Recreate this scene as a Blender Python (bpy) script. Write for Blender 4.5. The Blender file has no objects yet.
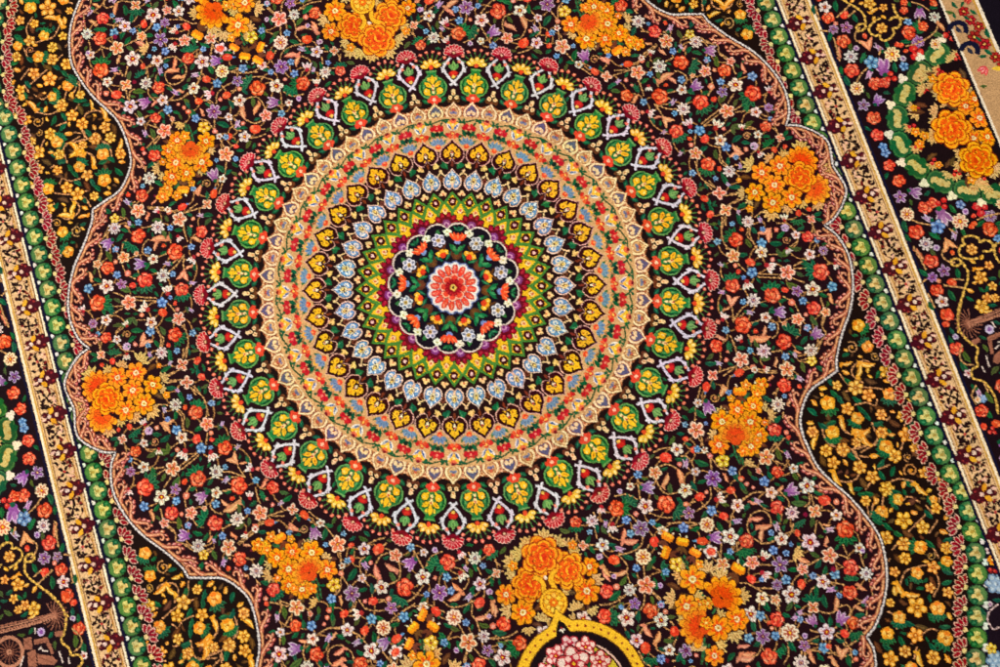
# A hand-knotted silk carpet seen from above.  The pile is a real mesh of knots; every knot takes its
# yarn colour from the weaving chart that this script draws (flowers, rings, borders) in carpet coordinates.
import bpy, math, random, re
import numpy as np
from mathutils import Matrix, Vector
R = math.radians
rng = random.Random(7)
nrng = np.random.default_rng(5)

# ------------------------------------------------------------------ carpet coordinates
# a runs across the carpet, b along it; survey points read off the photograph are turned into (a, b)
MM = np.array([[0.95253, 0.30293], [-0.30444, 0.95301]])
MI = np.linalg.inv(MM)
KV = np.array([5e-5, 1.5e-4])
CC = np.array([453.62, 287.68])
TURN = 17.65
def ab(x, y):
    u = np.array([x, y], float) - CC
    return MI @ (u / (1 + KV @ u))
def survey(a, b):
    q = MM @ np.array([a, b]); return q / (1 - KV @ q) + CC

AM, BM = 640.0, 600.0
S = 2.5
W, H = int(2 * AM * S), int(2 * BM * S)
chart = np.zeros((H, W, 3), np.uint8)
part = np.zeros((H, W), np.uint8)
PART = [0]

# ------------------------------------------------------------------ chart drawing
def paint(rows, cols, mask, col):
    chart[rows, cols][mask] = col
    if PART[0]: part[rows, cols][mask] = PART[0]
def fill(P, col):
    P = np.asarray(P, float)
    X = (P[:, 0] + AM) * S; Y = (P[:, 1] + BM) * S
    x0 = max(int(X.min()), 0); x1 = min(int(X.max()) + 2, W)
    y0 = max(int(Y.min()), 0); y1 = min(int(Y.max()) + 2, H)
    if x1 <= x0 or y1 <= y0: return
    X2 = np.roll(X, -1); Y2 = np.roll(Y, -1)
    if (x1 - x0) * (y1 - y0) < 20000:
        ys = np.arange(y0, y1) + .5; xs = np.arange(x0, x1) + .5
        c = (Y[:, None] > ys) != (Y2[:, None] > ys)
        with np.errstate(divide='ignore', invalid='ignore'):
            xi = X[:, None] + (ys - Y[:, None]) * ((X2 - X) / (Y2 - Y))[:, None]
        xi = np.where(c, xi, -1e9)
        m = (np.sum(xs[None, None, :] < xi[:, :, None], axis=0) & 1).astype(bool)
        paint(slice(y0, y1), slice(x0, x1), m, col)
    else:
        for yy in range(y0, y1):
            y = yy + .5
            c = (Y > y) != (Y2 > y)
            if not c.any(): continue
            xs = np.sort(X[c] + (y - Y[c]) * (X2[c] - X[c]) / (Y2[c] - Y[c]))
            for i in range(0, len(xs) - 1, 2):
                p = max(int(math.ceil(xs[i] - .5)), 0); q = min(int(math.ceil(xs[i + 1] - .5)), W)
                if q > p:
                    chart[yy, p:q] = col
                    if PART[0]: part[yy, p:q] = PART[0]
def ribbon(P, w, col, w1=None):
    P = np.asarray(P, float)
    if len(P) < 2: return
    d = np.gradient(P, axis=0); n = np.stack([-d[:, 1], d[:, 0]], 1)
    n /= np.maximum(np.hypot(n[:, 0], n[:, 1]), 1e-6)[:, None]
    ww = np.linspace(w, w if w1 is None else w1, len(P))[:, None] * .5
    L = P + n * ww; Q = P - n * ww
    for i in range(len(P) - 1):
        fill([L[i], L[i + 1], Q[i + 1], Q[i]], col)
def smooth(P, step=2.0):
    P = np.asarray(P, float)
    if len(P) < 3:
        n = max(2, int(np.hypot(*(P[-1] - P[0])) / step))
        return P[0] + (P[-1] - P[0]) * np.linspace(0, 1, n)[:, None]
    E = np.vstack([2 * P[0] - P[1], P, 2 * P[-1] - P[-2]]); out = []
    for i in range(1, len(E) - 2):
        n = max(2, int(np.hypot(*(E[i + 1] - E[i])) / step))
        t = np.linspace(0, 1, n, endpoint=False)[:, None]
        p0, p1, p2, p3 = E[i - 1:i + 3]
        out.append(.5 * (2 * p1 + (p2 - p0) * t + (2 * p0 - 5 * p1 + 4 * p2 - p3) * t**2 + (3 * p1 - p0 - 3 * p2 + p3) * t**3))
    out.append(P[-1:]); return np.vstack(out)
def even(P, step):
    d = np.hypot(*np.diff(P, axis=0).T); s = np.r_[0, np.cumsum(d)]
    n = max(2, int(round(s[-1] / step)) + 1); t = np.linspace(0, s[-1], n)
    return np.stack([np.interp(t, s, P[:, 0]), np.interp(t, s, P[:, 1])], 1)

# ------------------------------------------------------------------ yarns
FIELD = (33, 9, 17); GOLDG = (25, 11, 7); NAVY = (19, 15, 38); BORDG = (26, 10, 18)
CREAM = (246, 228, 190); WHITE = (240, 230, 218); TAN = (196, 142, 84); SALM = (220, 138, 100)
RED = (228, 72, 44); REDL = (250, 128, 88); REDD = (160, 26, 26); GRN = (20, 88, 56); GRNL = (48, 122, 74)
OLV = (78, 98, 46); ORG = (244, 140, 22); ORGD = (236, 92, 18); YEL = (250, 196, 44); PUR = (140, 84, 150)
LIL = (206, 180, 206); BLU = (98, 146, 200); BLUL = (170, 200, 226); MAR = (92, 14, 28); BRN = (98, 58, 32)
GLD = (232, 156, 46); GLDL = (252, 204, 104); BEI = (216, 168, 112); PINK = (244, 184, 160)

# ------------------------------------------------------------------ motif shapes in local units (x forward)
def ell(cx, cy, rx, ry, ang=0, n=14):
    t = np.linspace(0, 2 * math.pi, n, endpoint=False)
    x = rx * np.cos(t); y = ry * np.sin(t); c, s = math.cos(ang), math.sin(ang)
    return np.stack([cx + c * x - s * y, cy + s * x + c * y], 1)
def tear(cx, cy, l, w, ang=0, tip=1.0):
    # teardrop whose point is at +x
    t = np.linspace(0, 2 * math.pi, 16, endpoint=False)
    x = np.cos(t); y = np.sin(t) * (1 - tip * .5 * (x + 1) * .9)
    c, s = math.cos(ang), math.sin(ang); x = x * l * .5; y = y * w * .5
    return np.stack([cx + c * x - s * y, cy + s * x + c * y], 1)
def lens(cx, cy, l, w, ang=0, bend=0.0):
    t = np.linspace(-1, 1, 9); up = (1 - t**2) * w * .5; b = bend * (1 - t**2)
    x = np.r_[t, t[::-1][1:-1]] * l * .5; y = np.r_[up + b, (-up + b)[::-1][1:-1]]
    c, s = math.cos(ang), math.sin(ang)
    return np.stack([cx + c * x - s * y, cy + s * x + c * y], 1)
def pol(r, ang): return r * math.cos(ang), r * math.sin(ang)
def rim(P, k, col):
    c = P.mean(0); d = P - c; L = np.maximum(np.hypot(d[:, 0], d[:, 1]), 1e-6)[:, None]
    return (c + d * (1 + k / L), col)
def petals(n, r, rx, ry, col, ph=0):
    if n >= 4 and .28 < ry < .6 and r > .4:
        o = []
        for i in range(n):
            P = ell(*pol(r, ph + 2 * math.pi * i / n), rx * .97, ry * .95, ph + 2 * math.pi * i / n)
            o += [rim(P, .075, tuple(int(v * .33) for v in col[:1]) + tuple(int(v * .18) for v in col[1:])), (P, col)]
        return o
    return [(ell(*pol(r, ph + 2 * math.pi * i / n), rx, ry, ph + 2 * math.pi * i / n), col) for i in range(n)]
def points(n, r, l, w, col, ph=0):
    return [(tear(*pol(r, ph + 2 * math.pi * i / n), l, w, ph + 2 * math.pi * i / n), col) for i in range(n)]
def disc(r, col, n=16): return [(ell(0, 0, r, r, 0, n), col)]
def sepals(x=-.7, sc=1.0, n=5):
    o = []
    for i in range(n):
        an = math.pi + (i - (n - 1) / 2) * .55
        o.append((lens(x + .62 * sc * math.cos(an), .8 * sc * math.sin(an), 1.15 * sc, .46 * sc, an), GRNL))
        o.append((lens(x + .66 * sc * math.cos(an), .84 * sc * math.sin(an), .95 * sc, .24 * sc, an), (8, 74, 48)))
    return o
def cj(c, k=10): return tuple(int(max(0, min(255, v + rng.uniform(-k, k)))) for v in c)

def motif(k):
    ph = rng.uniform(0, 6.28); o = []
    if k == 'w':
        wc = rng.choice([(236, 222, 206), (240, 208, 190), (228, 214, 214)]); o = petals(5, .62, .42, .37, wc, ph) + petals(5, .7, .24, .16, (200, 134, 120), ph) + petals(5, .78, .17, .13, (252, 240, 224), ph)
        o += disc(.34, REDD) + petals(5, .28, .16, .09, REDD, ph) + disc(.13, YEL, 8)
    elif k == 'y':
        o = petals(8, .62, .38, .2, (238, 226, 214), ph) + petals(8, .6, .2, .07, (150, 120, 120), ph) + disc(.36, (126, 92, 124)) + disc(.2, (214, 160, 130)) + disc(.1, MAR, 8)
    elif k == 'k':
        n = rng.choice([4, 5, 5])
        o = petals(n, .6, .46, .4, (248, 214, 184), ph) + petals(n, .54, .34, .24, (230, 128, 88), ph) + points(n, .5, .5, .12, (178, 54, 40), ph)
        o += disc(.24, (150, 30, 34)) + disc(.1, YEL, 8)
    elif k == 'c':
        o = petals(8, .68, .3, .3, CREAM) + disc(.78, CREAM) + petals(8, .52, .22, .13, (190, 120, 80)) + disc(.32, (176, 60, 50)) + disc(.16, YEL, 8)
    elif k == 'p':
        n = rng.choice([5, 6])
        o = points(n, .56, 1.0, .8, LIL, ph) + petals(n, .6, .36, .3, LIL, ph) + petals(n, .56, .32, .19, PUR, ph) + points(n, .6, .66, .3, PUR, ph) + disc(.28, (104, 30, 84)) + disc(.1, (240, 190, 120), 8)
    elif k == 'v':
        o = [(tear(0, 0, 2.0, 1.25, 0), LIL), (tear(-.05, 0, 1.5, .85, 0), PUR), (lens(-.1, -.12, .9, .2, .1), (196, 150, 190)), (lens(.1, .3, 1.3, .3, .5), LIL), (ell(-.8, 0, .3, .34), GRN)]
    elif k == 'V':
        o = [(lens(.1, s * .45, 1.7, .62, s * .42), LIL) for s in (-1, 1)] + [(lens(.05, 0, 1.9, .8, 0), LIL)]
        o += [(lens(.1, s * .45, 1.35, .36, s * .42), PUR) for s in (-1, 1)] + [(lens(0, 0, 1.5, .48, 0), (168, 116, 176)), (ell(-.6, 0, .4, .5), PUR), (ell(-.9, 0, .28, .3), GRN)]
    elif k == 'b':
        o = petals(5, .56, .44, .4, BLU, ph) + petals(5, .66, .2, .14, BLUL, ph) + disc(.2, (44, 66, 120))
    elif k == 'o':
        o = [(lens(-.75, s * .3, .9, .36, math.pi - s * .5), GRN) for s in (-1, 1)] + [(ell(0, 0, .8, .66), RED), (lens(.15, -.22, .8, .3, .2), REDL), (lens(.1, .25, .9, .12, -.2), (176, 36, 26))]
    elif k == 'h':
        o = [(ell(.1, 0, .86, .7), RED), (lens(.15, -.25, .9, .3, .2), REDL), (lens(.1, .3, .9, .12, -.2), (176, 36, 26)), (ell(.62, .3, .3, .28), REDL)]
    elif k == 'r' or k == 'R':
        if k == 'r': o = sepals(-.55, 1.0)
        for x, y in ((.5, 0), (.22, .48), (.22, -.48), (-.25, .36), (-.25, -.36), (.05, 0)):
            P = ell(x, y, .5, .44); o += [rim(P, .08, (92, 18, 16)), (P, (226, 74, 46)), (ell(x + .06, y - .08, .36, .28), (246, 116, 78)), (ell(x - .06, y + .1, .32, .24), (228, 70, 42))]
        o += [(lens(.72, .1, .6, .22, 1.5), (255, 160, 120)), (lens(.2, -.62, .6, .2, .5), (255, 158, 118)), (lens(-.2, .5, .6, .18, -.6), (252, 140, 100))]
        o += [(lens(.2, .1, .9, .12, 1.2, .1), (186, 38, 26)), (lens(-.05, -.14, .8, .12, .5, .1), (186, 38, 26)), (lens(.02, .24, .6, .1, -.6), (186, 38, 26)), (ell(-.08, .02, .2, .16), (255, 150, 90))]
    elif k == 's':
        o = [(lens(0, 0, 2.1, .62, 0, .3), SALM), (lens(.05, .08, 1.7, .22, 0, .26), (244, 180, 132)), (lens(-.7, .34, 1.0, .42, 2.3, .1), SALM), (lens(.3, -.16, 1.0, .09, .1, .1), (150, 70, 44))]
    elif k == 'S':
        o = [(lens(.1, s * .42, 1.9, .6, s * .5, -s * .2), SALM) for s in (-1, 1)] + [(lens(.15, s * .44, 1.5, .2, s * .5, -s * .2), (246, 186, 140)) for s in (-1, 1)]
    elif k == 'g':
        o = [(lens(0, 0, 2.0, .82, 0, .12), GRN), (lens(0, .02, 1.6, .16, 0, .12), (8, 70, 46)), (lens(.1, -.2, 1.3, .14, .05, .1), GRNL)]
    elif k == 'f':
        for i in range(5):
            an = (i - 2) * .62
            o += [(lens(.55 * math.cos(an), .8 * math.sin(an), 1.3, .5, an), GRNL), (lens(.58 * math.cos(an), .84 * math.sin(an), 1.1, .28, an), (8, 78, 50))]
    elif k == 'e':
        o = [(lens(0, 0, 2.0, .8, 0, .14), OLV), (lens(0, .02, 1.6, .2, 0, .12), (50, 74, 34))]
    elif k == 'd':
        o = disc(.9, (226, 124, 96), 10) + disc(.42, PINK, 8)
    elif k == 'i':
        o = disc(.95, LIL, 10) + disc(.5, PUR, 8)
    elif k == 'm':
        o = disc(.9, (120, 24, 50), 10)
    elif k == 't':
        o = [(lens(.3, s * .5, 1.5, .56, s * .55), WHITE) for s in (-1, 0, 1)] + [(lens(.2, s * .42, .9, .16, s * .55), (206, 90, 80)) for s in (-1, 0, 1)] + [(ell(-.45, 0, .4, .42), (170, 40, 44))]
    elif k == 'n':
        o = [(tear(.3, 0, 1.5, .9, 0), BLU), (ell(-.3, 0, .8, .55), RED), (lens(-.2, -.2, .9, .2, 0), REDL)]
    elif k == 'Y':
        o = petals(5, .56, .46, .4, (238, 196, 52), ph) + petals(5, .62, .2, .14, (250, 226, 150), ph) + disc(.24, (150, 70, 30))
    elif k == 'D':
        n = rng.choice([6, 7])
        o = petals(n, .62, .44, .34, (248, 158, 26), ph) + points(n, .54, .84, .46, (246, 140, 22), ph) + petals(n, .36, .28, .12, (232, 84, 14), ph)
        o += disc(.29, (150, 66, 14)) + disc(.26, (250, 232, 170)) + disc(.13, (206, 140, 40), 8)
    elif k == 'd2':
        o = petals(5, .55, .46, .38, (250, 172, 40), ph) + petals(5, .45, .26, .16, (236, 104, 20), ph) + disc(.2, (250, 220, 130))
    elif k == 'B':
        o = [(lens(-.7, s * .4, 1.2, .4, math.pi - s * .6), (110, 62, 36)) for s in (-1, 0, 1)] + [(ell(.2 * c + .2, s * .42, .42, .38), ORG) for s in (-1, 0, 1) for c in (0, 1)] + [(ell(.5, s * .4, .26, .2), YEL) for s in (-1, 0, 1)] + [(lens(1.0, s * .4, .5, .2, s * .5), CREAM) for s in (-1, 1)]
    elif k == 'O':
        for n, r, rr in ((7, .72, .33), (6, .5, .32), (5, .28, .25)):
            p2 = ph + r * 3
            o += [q for i in range(n) for c_, A_ in [(math.cos(p2 + 6.2832 * i / n), math.sin(p2 + 6.2832 * i / n))] for q in ((ell(r * c_, r * A_, rr + .05, rr + .07, p2 + 6.2832 * i / n), (150, 44, 6)), (ell(r * c_, r * A_, rr, rr * 1.04, p2 + 6.2832 * i / n), (250, 166, 28)))] + petals(n, r - .06, rr * .78, rr * .8, (238, 114, 14) if r > .5 else (236, 92, 14), p2)
        o += disc(.24, (222, 58, 14)) + [(lens(0, .05, .5, .12, ph, .06), (251, 180, 36)), (lens(0, -.1, .4, .1, ph + 1, .06), (250, 160, 30))]
        o += [(lens(*pol(.55, ph + .9 * i), .5, .12, ph + .9 * i + 1.57, .1), (238, 88, 18)) for i in range(7)]
    elif k == 'Q':
        for j, (r, cc) in enumerate(((.72, (249, 170, 32)), (.52, (244, 138, 24)), (.3, (234, 94, 16)))):
            for i in range(7):
                an = (i - 3) * .5
                o += [(ell(-.35 + r * 1.5 * math.cos(an), r * 1.4 * math.sin(an), .33, .27, an), (160, 58, 8)), (ell(-.35 + r * 1.5 * math.cos(an), r * 1.4 * math.sin(an), .3, .23, an), cc)]
        o += [(lens(-.1 + .3 * math.cos(a2), .4 * math.sin(a2), .8, .14, a2), (232, 74, 14)) for a2 in (-1.1, -.55, 0, .55, 1.1)] + [(ell(-.6, 0, .3, .4), (228, 84, 18))]
    elif k == 'L':
        for i, an in enumerate((-1.1, -.5, 0, .5, 1.1)):
            l = 1.5 if an == 0 else 1.2
            o += [(lens(-.4 + .75 * math.cos(an), .75 * math.sin(an), l, .42, an), (228, 190, 116)), (lens(-.4 + .7 * math.cos(an), .7 * math.sin(an), l * .7, .12, an), (170, 112, 54))]
    elif k == 'x':
        o = [(lens(0, 0, 2.0, .8, 0, .15), (88, 56, 30)), (lens(0, .02, 1.5, .2, 0, .15), (120, 80, 44))]
    elif k == 'G':
        n = rng.choice([5, 5, 6])
        o = petals(n, .6, .42, .36, GLD, ph) + petals(n, .66, .24, .19, GLDL, ph) + points(n, .4, .5, .1, (150, 74, 20), ph) + disc(.22, (170, 86, 22)) + disc(.11, GLDL, 8)
    elif k == 'H':
        o = sepals(-.55, .95)
        o += [(ell(x, y, .5, .46), GLD) for x, y in ((.46, 0), (.2, .45), (.2, -.45), (-.25, .34), (-.25, -.34), (0, 0))]
        o += [(ell(x, y, .3, .25), GLDL) for x, y in ((.4, .22), (.1, -.42), (-.2, .28))] + [(ell(.58, 0, .26, .4), (238, 132, 34)), (lens(.1, .1, .8, .1, .9, .1), (160, 84, 20)), (lens(-.05, -.12, .7, .1, .2), (160, 84, 20)), (lens(0, .2, .6, .08, -.7), (160, 84, 20))]
    elif k == 'J':
        o = [(lens(0, 0, 2.2, .6, 0, .34), GLD), (lens(.05, .1, 1.8, .2, 0, .3), (252, 214, 120)), (lens(-.7, .4, 1.0, .44, 2.2, .1), (236, 160, 44)), (lens(.4, -.1, 1.0, .08, .1, .1), (140, 70, 16))]
    elif k == 'j':
        o = [(lens(0, 0, 1.9, 1.0, 0), GLD), (lens(.1, .1, 1.3, .4, .1), GLDL), (lens(-.2, -.25, .9, .2, .2), (200, 110, 30))]
    elif k == 'T':
        o = petals(6, .6, .4, .34, (150, 24, 30)) + petals(6, .66, .22, .2, (188, 40, 44)) + disc(.4, (110, 10, 20)) + disc(.2, GLDL, 10)
    elif k == 'C':
        o = petals(8, .64, .34, .26, (248, 222, 176), ph) + petals(8, .6, .2, .09, (206, 110, 80), ph) + disc(.34, (200, 80, 50)) + disc(.16, YEL)
    elif k in 'zq':
        # a thin coiled tendril with a bud or leaf at its heart
        t_ = np.linspace(0, rng.uniform(6.5, 8.5), 22); r_ = np.linspace(1.0, .3, 22); P = np.stack([r_ * np.cos(t_ + ph), r_ * np.sin(t_ + ph)], 1)
        d = np.gradient(P, axis=0); nn = np.stack([-d[:, 1], d[:, 0]], 1) / np.hypot(d[:, 0], d[:, 1])[:, None] * .1
        cc = (206, 150, 90) if k == 'z' else (198, 140, 84)
        o = [(np.array([P[i] + nn[i], P[i + 1] + nn[i + 1], P[i + 1] - nn[i + 1], P[i] - nn[i]]), tuple(int(v * (.86 if i & 1 else 1.05)) for v in cc)) for i in range(21)]
        o += [(ell(0, 0, .26, .2, ph), SALM if k == 'z' else GLD), (lens(1.1, .3, .8, .34, 1.2 + ph), GRN if k == 'z' else (88, 56, 30))]
    elif k == 'E':
        o = [(ell(*pol(.75, an), .55, .55), (206, 36, 34)) for an in (0, 2.1, -2.1)] + [(ell(pol(.75, an)[0] - .12, pol(.75, an)[1] - .14, .26, .22), (240, 104, 84)) for an in (0, 2.1, -2.1)]
    elif k == 'U':
        o = petals(6, .55, .5, .42, (112, 146, 186), ph) + petals(6, .6, .26, .2, (176, 200, 220), ph) + disc(.45, (140, 170, 204)) + [(lens(0, .1, .6, .12, ph, .1), (70, 96, 140))] + disc(.16, (190, 210, 226))
    return o
cache = {}
def get(k):
    v = cache.setdefault(k, [])
    if len(v) < 6: v.append(motif(k)); return v[-1]
    return rng.choice(v)
def put(shapes, p, ang, sc, sa=1, sb=1, jit=9):
    c, s = math.cos(ang) * sc, math.sin(ang) * sc
    A = np.array([[c, -s], [s, c]]); sg = np.array([sa, sb]); dj = [rng.uniform(-jit, jit) for _ in range(3)]
    for P, col in shapes:
        fill((P @ A.T + p) * sg, tuple(int(max(0, min(255, v + d))) for v, d in zip(col, dj)))
QUAD = ((1, 1), (-1, 1), (1, -1), (-1, -1))
HALF = ((1, 1), (-1, 1)); HALFB = ((1, 1), (1, -1))
SIZE = dict(w=7.4, y=6.6, k=7.8, c=8.4, p=7.6, v=5.6, V=7.6, b=4.6, o=5, h=6, r=7.8, R=7.8, s=7, S=8, g=6, f=6.5, e=6.5, d=2.4, i=3.2, m=2.6, t=5.8, n=6,
            Y=7, D=10, B=7, O=16, Q=14, L=7, x=7, G=7.4, H=8.6, J=9, j=5.5, T=6, C=8.5, E=4.6, U=9)
SIZE['d2'] = 5.5; SIZE['z'] = SIZE['q'] = 6
LEAFY = set('gefsSxJ')
ITEM = re.compile(r'(d2(?=\d{3})|[a-zA-Z])(-?\d+),(-?\d+)(?:,(-?\d+))?(?:\*([\d.]+))?')
def sow(x0, y0, z, text, signs=QUAD, canon=True):
    it = []
    for k, x, y, r, s in ITEM.findall(text):
        p = ab(x0 + int(x) / z, y0 + int(y) / z)
        an = R(float(r) + TURN) if r else rng.uniform(0, 6.28)
        if canon:
            if p[0] < 0: an = math.pi - an
            if p[1] < 0: an = -an
            p = np.abs(p)
        it.append((k, p, an, (float(s) if s else SIZE[k]) * (.93 if k in LEAFY else (.82 if k in 'GHj' else .84))))
    for leafy in (True, False):
        for k, p, an, s in it:
            if (k in LEAFY) == leafy:
                m = get(k)
                for sa, sb in signs: put(m, p, an, s, sa, sb)
def twine(P, col=TAN, w=1.7, signs=QUAD):
    P = smooth(P, 2.2)
    for sa, sb in signs:
        Q = P * np.array([sa, sb])
        ribbon(Q, w + .4, (84, 48, 26))
        for i in range(len(Q) - 1):
            kx = .82 if i & 1 else 1.1
            ribbon(Q[i:i + 2], w, tuple(int(min(255, v * kx)) for v in col))
def vines(x0, y0, z, text, col=(204, 154, 98), w=1.1, signs=QUAD):
    for line in text.split(';'):
        v = [float(t) for t in re.findall(r'-?[\d.]+', line)]
        P = np.abs([ab(x0 + v[i] / z, y0 + v[i + 1] / z) for i in range(0, len(v) - 1, 2)])
        if len(P) > 1: twine(P, col, w, signs)

# ------------------------------------------------------------------ part numbers (name, parent number)
PARTS = [None]
def newpart(name, parent=0):
    PARTS.append((name, parent)); return len(PARTS) - 1
edge_p = {s: newpart('edge_binding') for s in HALF}
guard_out = {s: newpart('outer_guard_stripe') for s in HALF}
main_b = {s: newpart('main_border') for s in HALF}
guard_in = {s: newpart('inner_guard_stripe') for s in HALF}
span = {s: newpart('spandrel') for s in HALF}
pband = {s: newpart('palmette_band', span[s]) for s in HALF}
field_p = newpart('field')
scroll_p = newpart('scroll_edging', field_p)
cord_p = newpart('outline_cord', field_p)

# ------------------------------------------------------------------ ground of the borders
GI0, GI1 = 407.5, 437.5
def bar(a0, a1, col, sgn, b0=-BM, b1=BM):
    fill([(sgn * a0, b0), (sgn * a1, b0), (sgn * a1, b1), (sgn * a0, b1)], col)
for (sg, _) in HALF:
    PART[0] = span[(sg, 1)]; bar(0, 407, GOLDG, sg)
    PART[0] = main_b[(sg, 1)]; bar(437, 562, BORDG, sg)
    PART[0] = guard_out[(sg, 1)]; bar(560, 597, (196, 154, 108), sg)
    PART[0] = edge_p[(sg, 1)]; bar(597, 641, (20, 14, 26), sg)

# ------------------------------------------------------------------ field outline
CUR = [(844, 172.5), (846, 187.5), (844, 202), (835, 218), (825, 226), None,
       (836, 234), (845, 247), (850.6, 261), (853, 277), (853, 294), (850, 312), (842.5, 334), (837, 358), (837.5, 371), None,
       (825, 380), (810, 391.5), (802.5, 409), (801, 426), (809, 449), (820, 469), (835, 484), (851, 498), (867, 517), (880, 537), (886, 560), (887, 585), (882, 610), (875, 627), (867, 637), None]
segs = [[]]
for q in CUR:
    if q is None: segs.append([segs[-1][-1]])
    else: segs[-1].append(ab(*q))
segs = [s for s in segs if len(s) > 1]
segs[0][0] = np.array([398.5, 0.0])
e = segs[-1][-1]
segs.append([e, e + (2, 14), e + (-6, 34), e + (-34, 60), e + (-80, 76), e + (-130, 78)])
f = segs[-1][-1]
segs.append([f, f + (-20, -14), np.array([70., 492.]), np.array([0., 500.])])
segs = [even(smooth(s, 2), 2.0) for s in segs]
quad_curve = np.vstack(segs)
def field_poly(inset=0):
    q = quad_curve
    return np.vstack([q, (q * (-1, 1))[::-1], q * (-1, -1), (q * (1, -1))[::-1]])

# ------------------------------------------------------------------ gold spandrels
def setpart(d, f):
    # run f(sign) for both sides with the part number of that side
    for s in HALF:
        PART[0] = d[s]; f(s[0])
def sow_side(d, *args):
    st = rng.getstate()
    for s in HALF:
        rng.setstate(st); PART[0] = d[s]
        sow(*args, signs=((s[0], 1), (s[0], -1)))
def vines_side(d, *args, **kw):
    for s in HALF:
        PART[0] = d[s]; vines(*args, signs=((s[0], 1), (s[0], -1)), **kw)
GV = (206, 146, 96)
for t in ((820, 360, 6.667, '130,90 200,170 330,185 420,195; 290,155 225,110 215,60 250,20 310,5 360,40; 230,300 310,285 370,310 390,350; 370,320 385,260; 140,370 135,430 170,480 200,490; 330,570 260,590 190,600; 20,490 60,560 110,580; 410,370 440,400 470,380; 560,440 600,400; 380,540 350,570 270,620; 540,600 560,540; 220,600 250,660; 150,220 190,205; 400,120 440,100'),
          (740, 420, 6.667, '550,60 570,120 640,180; 680,20 700,70 750,100; 760,190 860,170 940,160; 770,210 800,270; 800,240 860,250; 600,330 650,395 720,415 780,390 800,340; 920,330 1000,300; 870,420 840,470; 960,500 950,580; 850,560 860,650; 890,560 870,650; 700,220 690,250; 880,20 920,120 900,160'),
          (870, 470, 3.385, '100,120 130,90 170,110; 60,200 30,170; 75,270 100,250 170,245 210,260 235,300; 100,400 120,345 160,330 205,325 235,380 215,430; 60,480 120,500; 140,590 200,540 230,545; 90,540 110,520; 190,120 215,150; 130,210 190,150; 240,30 235,110; 150,40 100,30 60,45; 40,330 70,300; 230,170 200,215; 290,540 300,480 285,420; 160,600 150,640')):
    vines_side(span, *t, col=GV, w=1.3)
sow_side(span, 820, 360, 6.667, 'x180,240,60 x400,320,20 x500,420,30 x540,170,-60 x60,370,80 x340,140,20 x310,490,40 x150,530,20 x640,620,40 g100,225,40 g140,265,60 g250,265,30 g280,330,40 g320,375,60 g60,420,-20 g20,440,40 g390,430,20 g390,90,-60 g470,490,60 g605,440,-40 g215,640,60 g190,140,40 g80,150,40 '
         'G240,185*9 G325,235*8 G185,325*7.5 G410,365*6.5 G415,485*7.5 G550,375*6.5 G575,500*9 G445,75*8.5 G155,595*8 G245,550*6 G500,640*8 G115,170*6 G635,585*6 H55,290,-100*9.5 H465,230,-80*8.5 H250,390,-60*8 H85,480,-90*9 H445,575,30*7.5 J310,15,10 J165,420,80*8 J275,465,10 J310,530,40 J250,75,-70*8 j450,140,0 j600,270,30*4 j480,500,0*4 j320,70*3.5 j335,110*3.5 j600,400,-30*4 j650,530,-60*4 j20,190,0 j40,600,80*6 j360,640,0*6')
sow_side(span, 740, 420, 6.667, 'x690,130,10 x560,270,70 x830,420,60 x890,500,10 x600,20,0 g745,240,30 g560,40,30 g610,20,-20 g940,290,-50 g820,495,10 g860,490,10 g950,370,60 g920,25,-20 '
         'G485,80*7 H620,85,-100*8.5 G690,200*7.5 G625,285*7.5 G800,315*8 G885,380*8 G575,205,*7 J510,150,110*8 J655,380,70*9 j705,285*4.5 G780,150*5.5 G945,85*6.5 J810,75,-20 J850,130,60*8 H975,180,-60*8.5 j900,240,0*5 G980,460*9 J755,460,80*6 G840,540*6 H945,620,-40*8.5 j910,545,-50*5 j715,378*3 j790,100*4 j470,20,0*5')
sow_side(span, 870, 470, 3.385, 'x130,215,30 x60,330,80 x215,380,70 x175,530,10 x30,600,60 x250,90,60 x210,25,90 x140,105,-30 x240,250,80 x100,300,40 x250,570,20 g60,190,40 g90,75,20 g130,45,40 g30,175,30 g95,215,30 g200,150,50 g205,250,40 g265,345,20 g260,380,-20 g210,500,60 g135,520,20 g60,600,30 g215,600,50 g255,530,0 g110,580,60 g20,520,40 g265,235,-20 g85,120,50 g240,490,50 g40,350,20 '
         'G55,62*6.5 G185,10*7 j115,50*5 H95,100,0*7 H40,140,-60*7 G115,170*10 G180,195*8 G225,130*6.5 G55,230*8 G115,250*8 H170,262,10*8.5 j250,210,20*6 G260,265*7 G120,300*7 G85,345*6 H160,350,-70*7.5 H260,310,-60*7 G215,330*7.5 G160,465*11.5 H230,470,-90*9 J110,400,60*9 J140,415,10*9 j85,410,80*6 H100,500,-80*8 G265,415*6.5 j270,495,60*5 H60,555,-90*8 G155,560*9 H255,570,-60*9.5 G70,640*9 G120,615*7 G215,635*8 j265,640,60*6 J175,640,80*8 J175,60,50*9 j200,70,-30*4 H215,100,-20*5 j150,145,20*5 j260,160,-50*5 G205,400*6 j190,310,0*4 j130,115,0*3 j20,100,60*4 j230,30,60*4 G70,450*5')
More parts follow.
